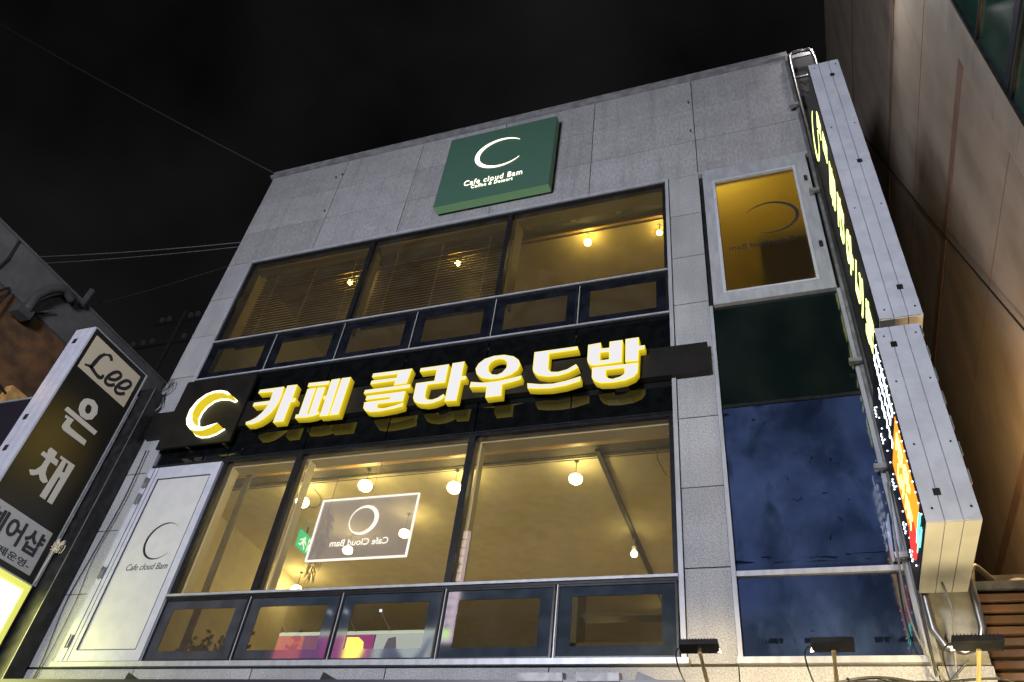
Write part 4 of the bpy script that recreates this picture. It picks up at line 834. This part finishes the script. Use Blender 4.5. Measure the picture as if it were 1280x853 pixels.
# ================================================================== RIGHT TOWER
TX = 2.6
tw = thing('tan_tower', (6, 3, 0), 'tall tan rendered tower with pink bands rising on the right', 'building')
MB().box(TX, 12, -1.2, 30, 0, 21.8).build('wall', M['tan'], tw)
for z in (10.42, 13.98, 17.6, 6.85): MB().box(TX-.012, TX-.001, -1.19, 30, z, z+.16).build('band', M['stripe'], tw)
for z in (8.7, 12.25, 15.85, 19.5): MB().box(TX-.004, TX-.001, -1.19, 30, z, z+.012).build('render_joint', M['stripe'], tw)
zz = [4.0, 4.85, 5.75, 6.65, 7.55, 8.42, 9.16, 9.95, 10.96, 11.9, 12.8, 13.7, 14.6, 15.5, 16.4, 17.3, 18.2, 19.1, 20]
for a, b in zip(zz, zz[1:]):
    box('corner_panel', TX-.05, 12, -1.66, -1.205, a+.006, b-.006, M['beige'], tw)
MB().box(TX-.03, 11.9, -1.65, -1.21, 0, 20).build('corner_core', M['mortar'], tw)
MB().box(TX-.055, TX-.02, -1.70, -1.665, 0, 20).build('edge_strip', M['blackmetal'], tw)
MB().box(TX-.02, 11.8, -9, -1.70, 0, 20).build('curtain_glass', M['towerglass'], tw)
for z in (7.6, 8.75, 9.93, 11.1, 12.3): MB().box(TX-.05, TX-.02, -9, -1.71, z, z+.03).build('glazing_bar', M['blackmetal'], tw)
for z in (9.02, 12.6): MB().box(TX-.035, TX-.02, -9, -1.71, z-.12, z).build('dark_band', M['navy'], tw)
tc_ = MB().tube(sag((TX-.04, 4.6, 18.2), (TX-.04, .2, 7.3), .15, 12), .012, 5).build('wall_cable', M['rubber']); meta(tc_, 'thin black cable slanting across the tan tower wall', 'cable')
wl = thing('wall_lamp', (TX-.2, -.55, 13.9), 'bright white lamp on the tan tower at the top edge of the photo', 'lamp')
MB().box(TX-.20, TX-.02, -.62, -.44, 13.75, 13.85).build('lamp_body', M['signgrey'], wl)
MB().box(TX-.19, TX-.04, -.61, -.45, 13.735, 13.749).build('lamp_lens', M['g_white'], wl)
lamp('wall_lamp_source', 'SPOT', (TX-1.1, -.55, 14.3), 95, (1.0, .95, .88), .1, (TX-.1, .4, 11.5), 140, .9)
lamp('alley_lamp_source', 'POINT', (1.9, .9, 6.0), 220, (1.0, .62, .26), .12)
# corrugated low building between
lb_ = thing('ribbed_shed', (1.95, 1.2, 0), 'low shed clad in brown horizontal ribs between the cafe and the tower', 'shed')
MB().box(1.36, 2.58, .43, 3.2, 0, 4.80).build('wall', M['mortar'], lb_)
MB().box(1.34, 2.58, .38, 3.3, 4.80, 4.87).build('roof_edge', M['galv'], lb_)
z = 4.72
while z > 3.3: box('rib', 1.36, 2.58, .36, .429, z-.031, z+.031, M['rib'], lb_, .006); z -= .093
oc = thing('outdoor_unit', (1.95, 1.5, 4.87), 'black jumble of air conditioning unit on the ribbed shed roof', 'air conditioner')
MB().box(1.72, 2.2, 1.2, 1.6, 4.95, 5.30).build('unit_case', M['blackmetal'], oc)
MB().box(1.75, 1.80, 1.25, 1.55, 4.87, 4.95).box(2.1, 2.15, 1.25, 1.55, 4.87, 4.95).build('foot', M['galv'], oc)
MB().cone((1.96, 1.19, 5.12), .14, .14, .02, 20, Matrix.Rotation(R(90), 3, 'X')).build('fan_grille', M['galv'], oc)
MB().tube(smooth_path([(1.75, 1.2, 5.25), (1.6, 1.1, 5.35), (1.55, 1.1, 5.1), (1.6, 1.2, 4.9)], 6), .03, 8).build('pipe', M['rubber'], oc)

# ================================================================== ACROSS THE STREET (mirrored in the low sashes)
op = thing('opposite_building', (-12, -16, 0), 'dark building across the street carrying a pink shop sign', 'building')
MB().box(-22, 4, -26, -14.25, 0, 9.0).build('wall', M['mortar'], op)
pk = thing('pink_shop_sign', (-13.2, -14.1, 9.2), 'long pink and purple lit shop sign mirrored in the low sash windows', 'sign')
pinks = dict(a=glow('pink_panel_glow', (.48, .10, .13), 4.11), b=glow('purple_panel_glow', (.30, .03, .20), 4.11), c=glow('grey_photo_glow', (.34, .38, .37), 5.31), d=glow('yellow_logo_glow', (1.0, .72, .10), 9.29), e=glow('dark_letter_glow', (.05, .06, .12), 1.32), f=glow('violet_glow', (.16, .04, .16), 3.97), g=glow('pale_bar_glow', (.42, .50, .40), 5.31), h=glow('photo_dark_glow', (.10, .10, .17), 3.31))
def ppanel(name, x0, x1, k, z0=8.7, z1=10.03, y=-14.05): MB().box(x0, x1, y-.03, y, z0, z1).build(name, pinks[k], pk)
ppanel('pink_panel', -16.2, -14.95, 'a'); ppanel('pink_panel', -14.95, -14.25, 'f'); ppanel('purple_panel', -14.25, -13.95, 'b'); ppanel('purple_panel', -13.95, -12.45, 'b'); ppanel('photo_panel', -12.4, -10.45, 'c')
MB().prism([(-13.38, 9.22), (-13.38, 9.95), (-12.98, 9.95), (-12.78, 9.80), (-12.74, 9.55), (-12.82, 9.33), (-13.0, 9.22)], [], 'xz', -14.045, -14.03).build('logo', pinks['d'], pk)
for pts in ([(-12.0, 8.9), (-12.1, 9.4), (-11.95, 9.9), (-11.7, 9.95), (-11.62, 9.6), (-11.3, 9.3), (-11.2, 8.9)], [(-11.1, 9.2), (-10.8, 9.5), (-10.6, 9.9), (-10.5, 9.9), (-10.7, 9.2)]):
    MB().prism(pts, [], 'xz', -14.045, -14.03).build('photo_figure', pinks['h'], pk)
MB().box(-16.3, -10.3, -14.06, -13.98, 10.04, 10.12).build('light_bar', pinks['g'], pk)
text('lettering', '스포츠마사지', (-13.75, -14.04, 9.0), .26, '+y', pinks['e'], pk, width=2.2, bold=.03)
for x in (-15.6, -13.68, -11.9, -13.1):
    hh = MB(); hh.tube([(x, -14.0, 10.1), (x-.15, -13.4, 10.5)], .02, 5); hh.build('lamp_arm', M['galv'], pk); MB().ball((x-.15, -13.4, 10.5), .055, 1).build('lamp_head', M['g_white'], pk)
bn = thing('banner_sign', (-9.0, -12.5, 9), 'narrow pale pink banner sign across the street, mirrored beside the mullion', 'sign')
MB().box(-9.30, -8.92, -12.15, -12.05, 9.0, 12.3).build('banner', glow('banner_glow', (.52, .40, .46), 6.24), bn)
bt = MB(); rnd = random.Random(2)
for k in range(11):
    zc = 9.4+k*.26; bt.box(-9.25, -8.98, -12.049, -12.03, zc, zc+.035); bt.box(-9.25+rnd.uniform(0, .12), -9.20+rnd.uniform(0, .12), -12.049, -12.03, zc-.12, zc+.1)
bt.build('lettering', glow('banner_letter_glow', (.08, .16, .15), 1.77), bn)
MB().prism([(-9.11+.12*math.cos(R(a)), 9.2+.12*math.sin(R(a))) for a in range(0, 360, 20)], [], 'xz', -12.049, -12.03).build('round_logo', glow('banner_logo_glow', (.45, .75, .2), 6.66), bn)
# street lamps that light the front
for x, y, z, lb in ((-4.2, -10.8, 6.3, 'street lamp across from the left half of the cafe'), (3.4, -9.4, 5.3, 'street lamp across from the right corner of the cafe')):
    t = thing('street_lamp', (x, y, 0), lb, 'street lamp', 'street lamps across the road')
    MB().tube([(x, y-.8, 0), (x, y-.8, z+.15), (x, y-.5, z+.3), (x, y, z+.2)], .05, 8).build('pole', M['galv'], t)
    MB().cone((x, y, z+.14), .30, .12, .14, 16).build('lamp_head', M['signgrey'], t)
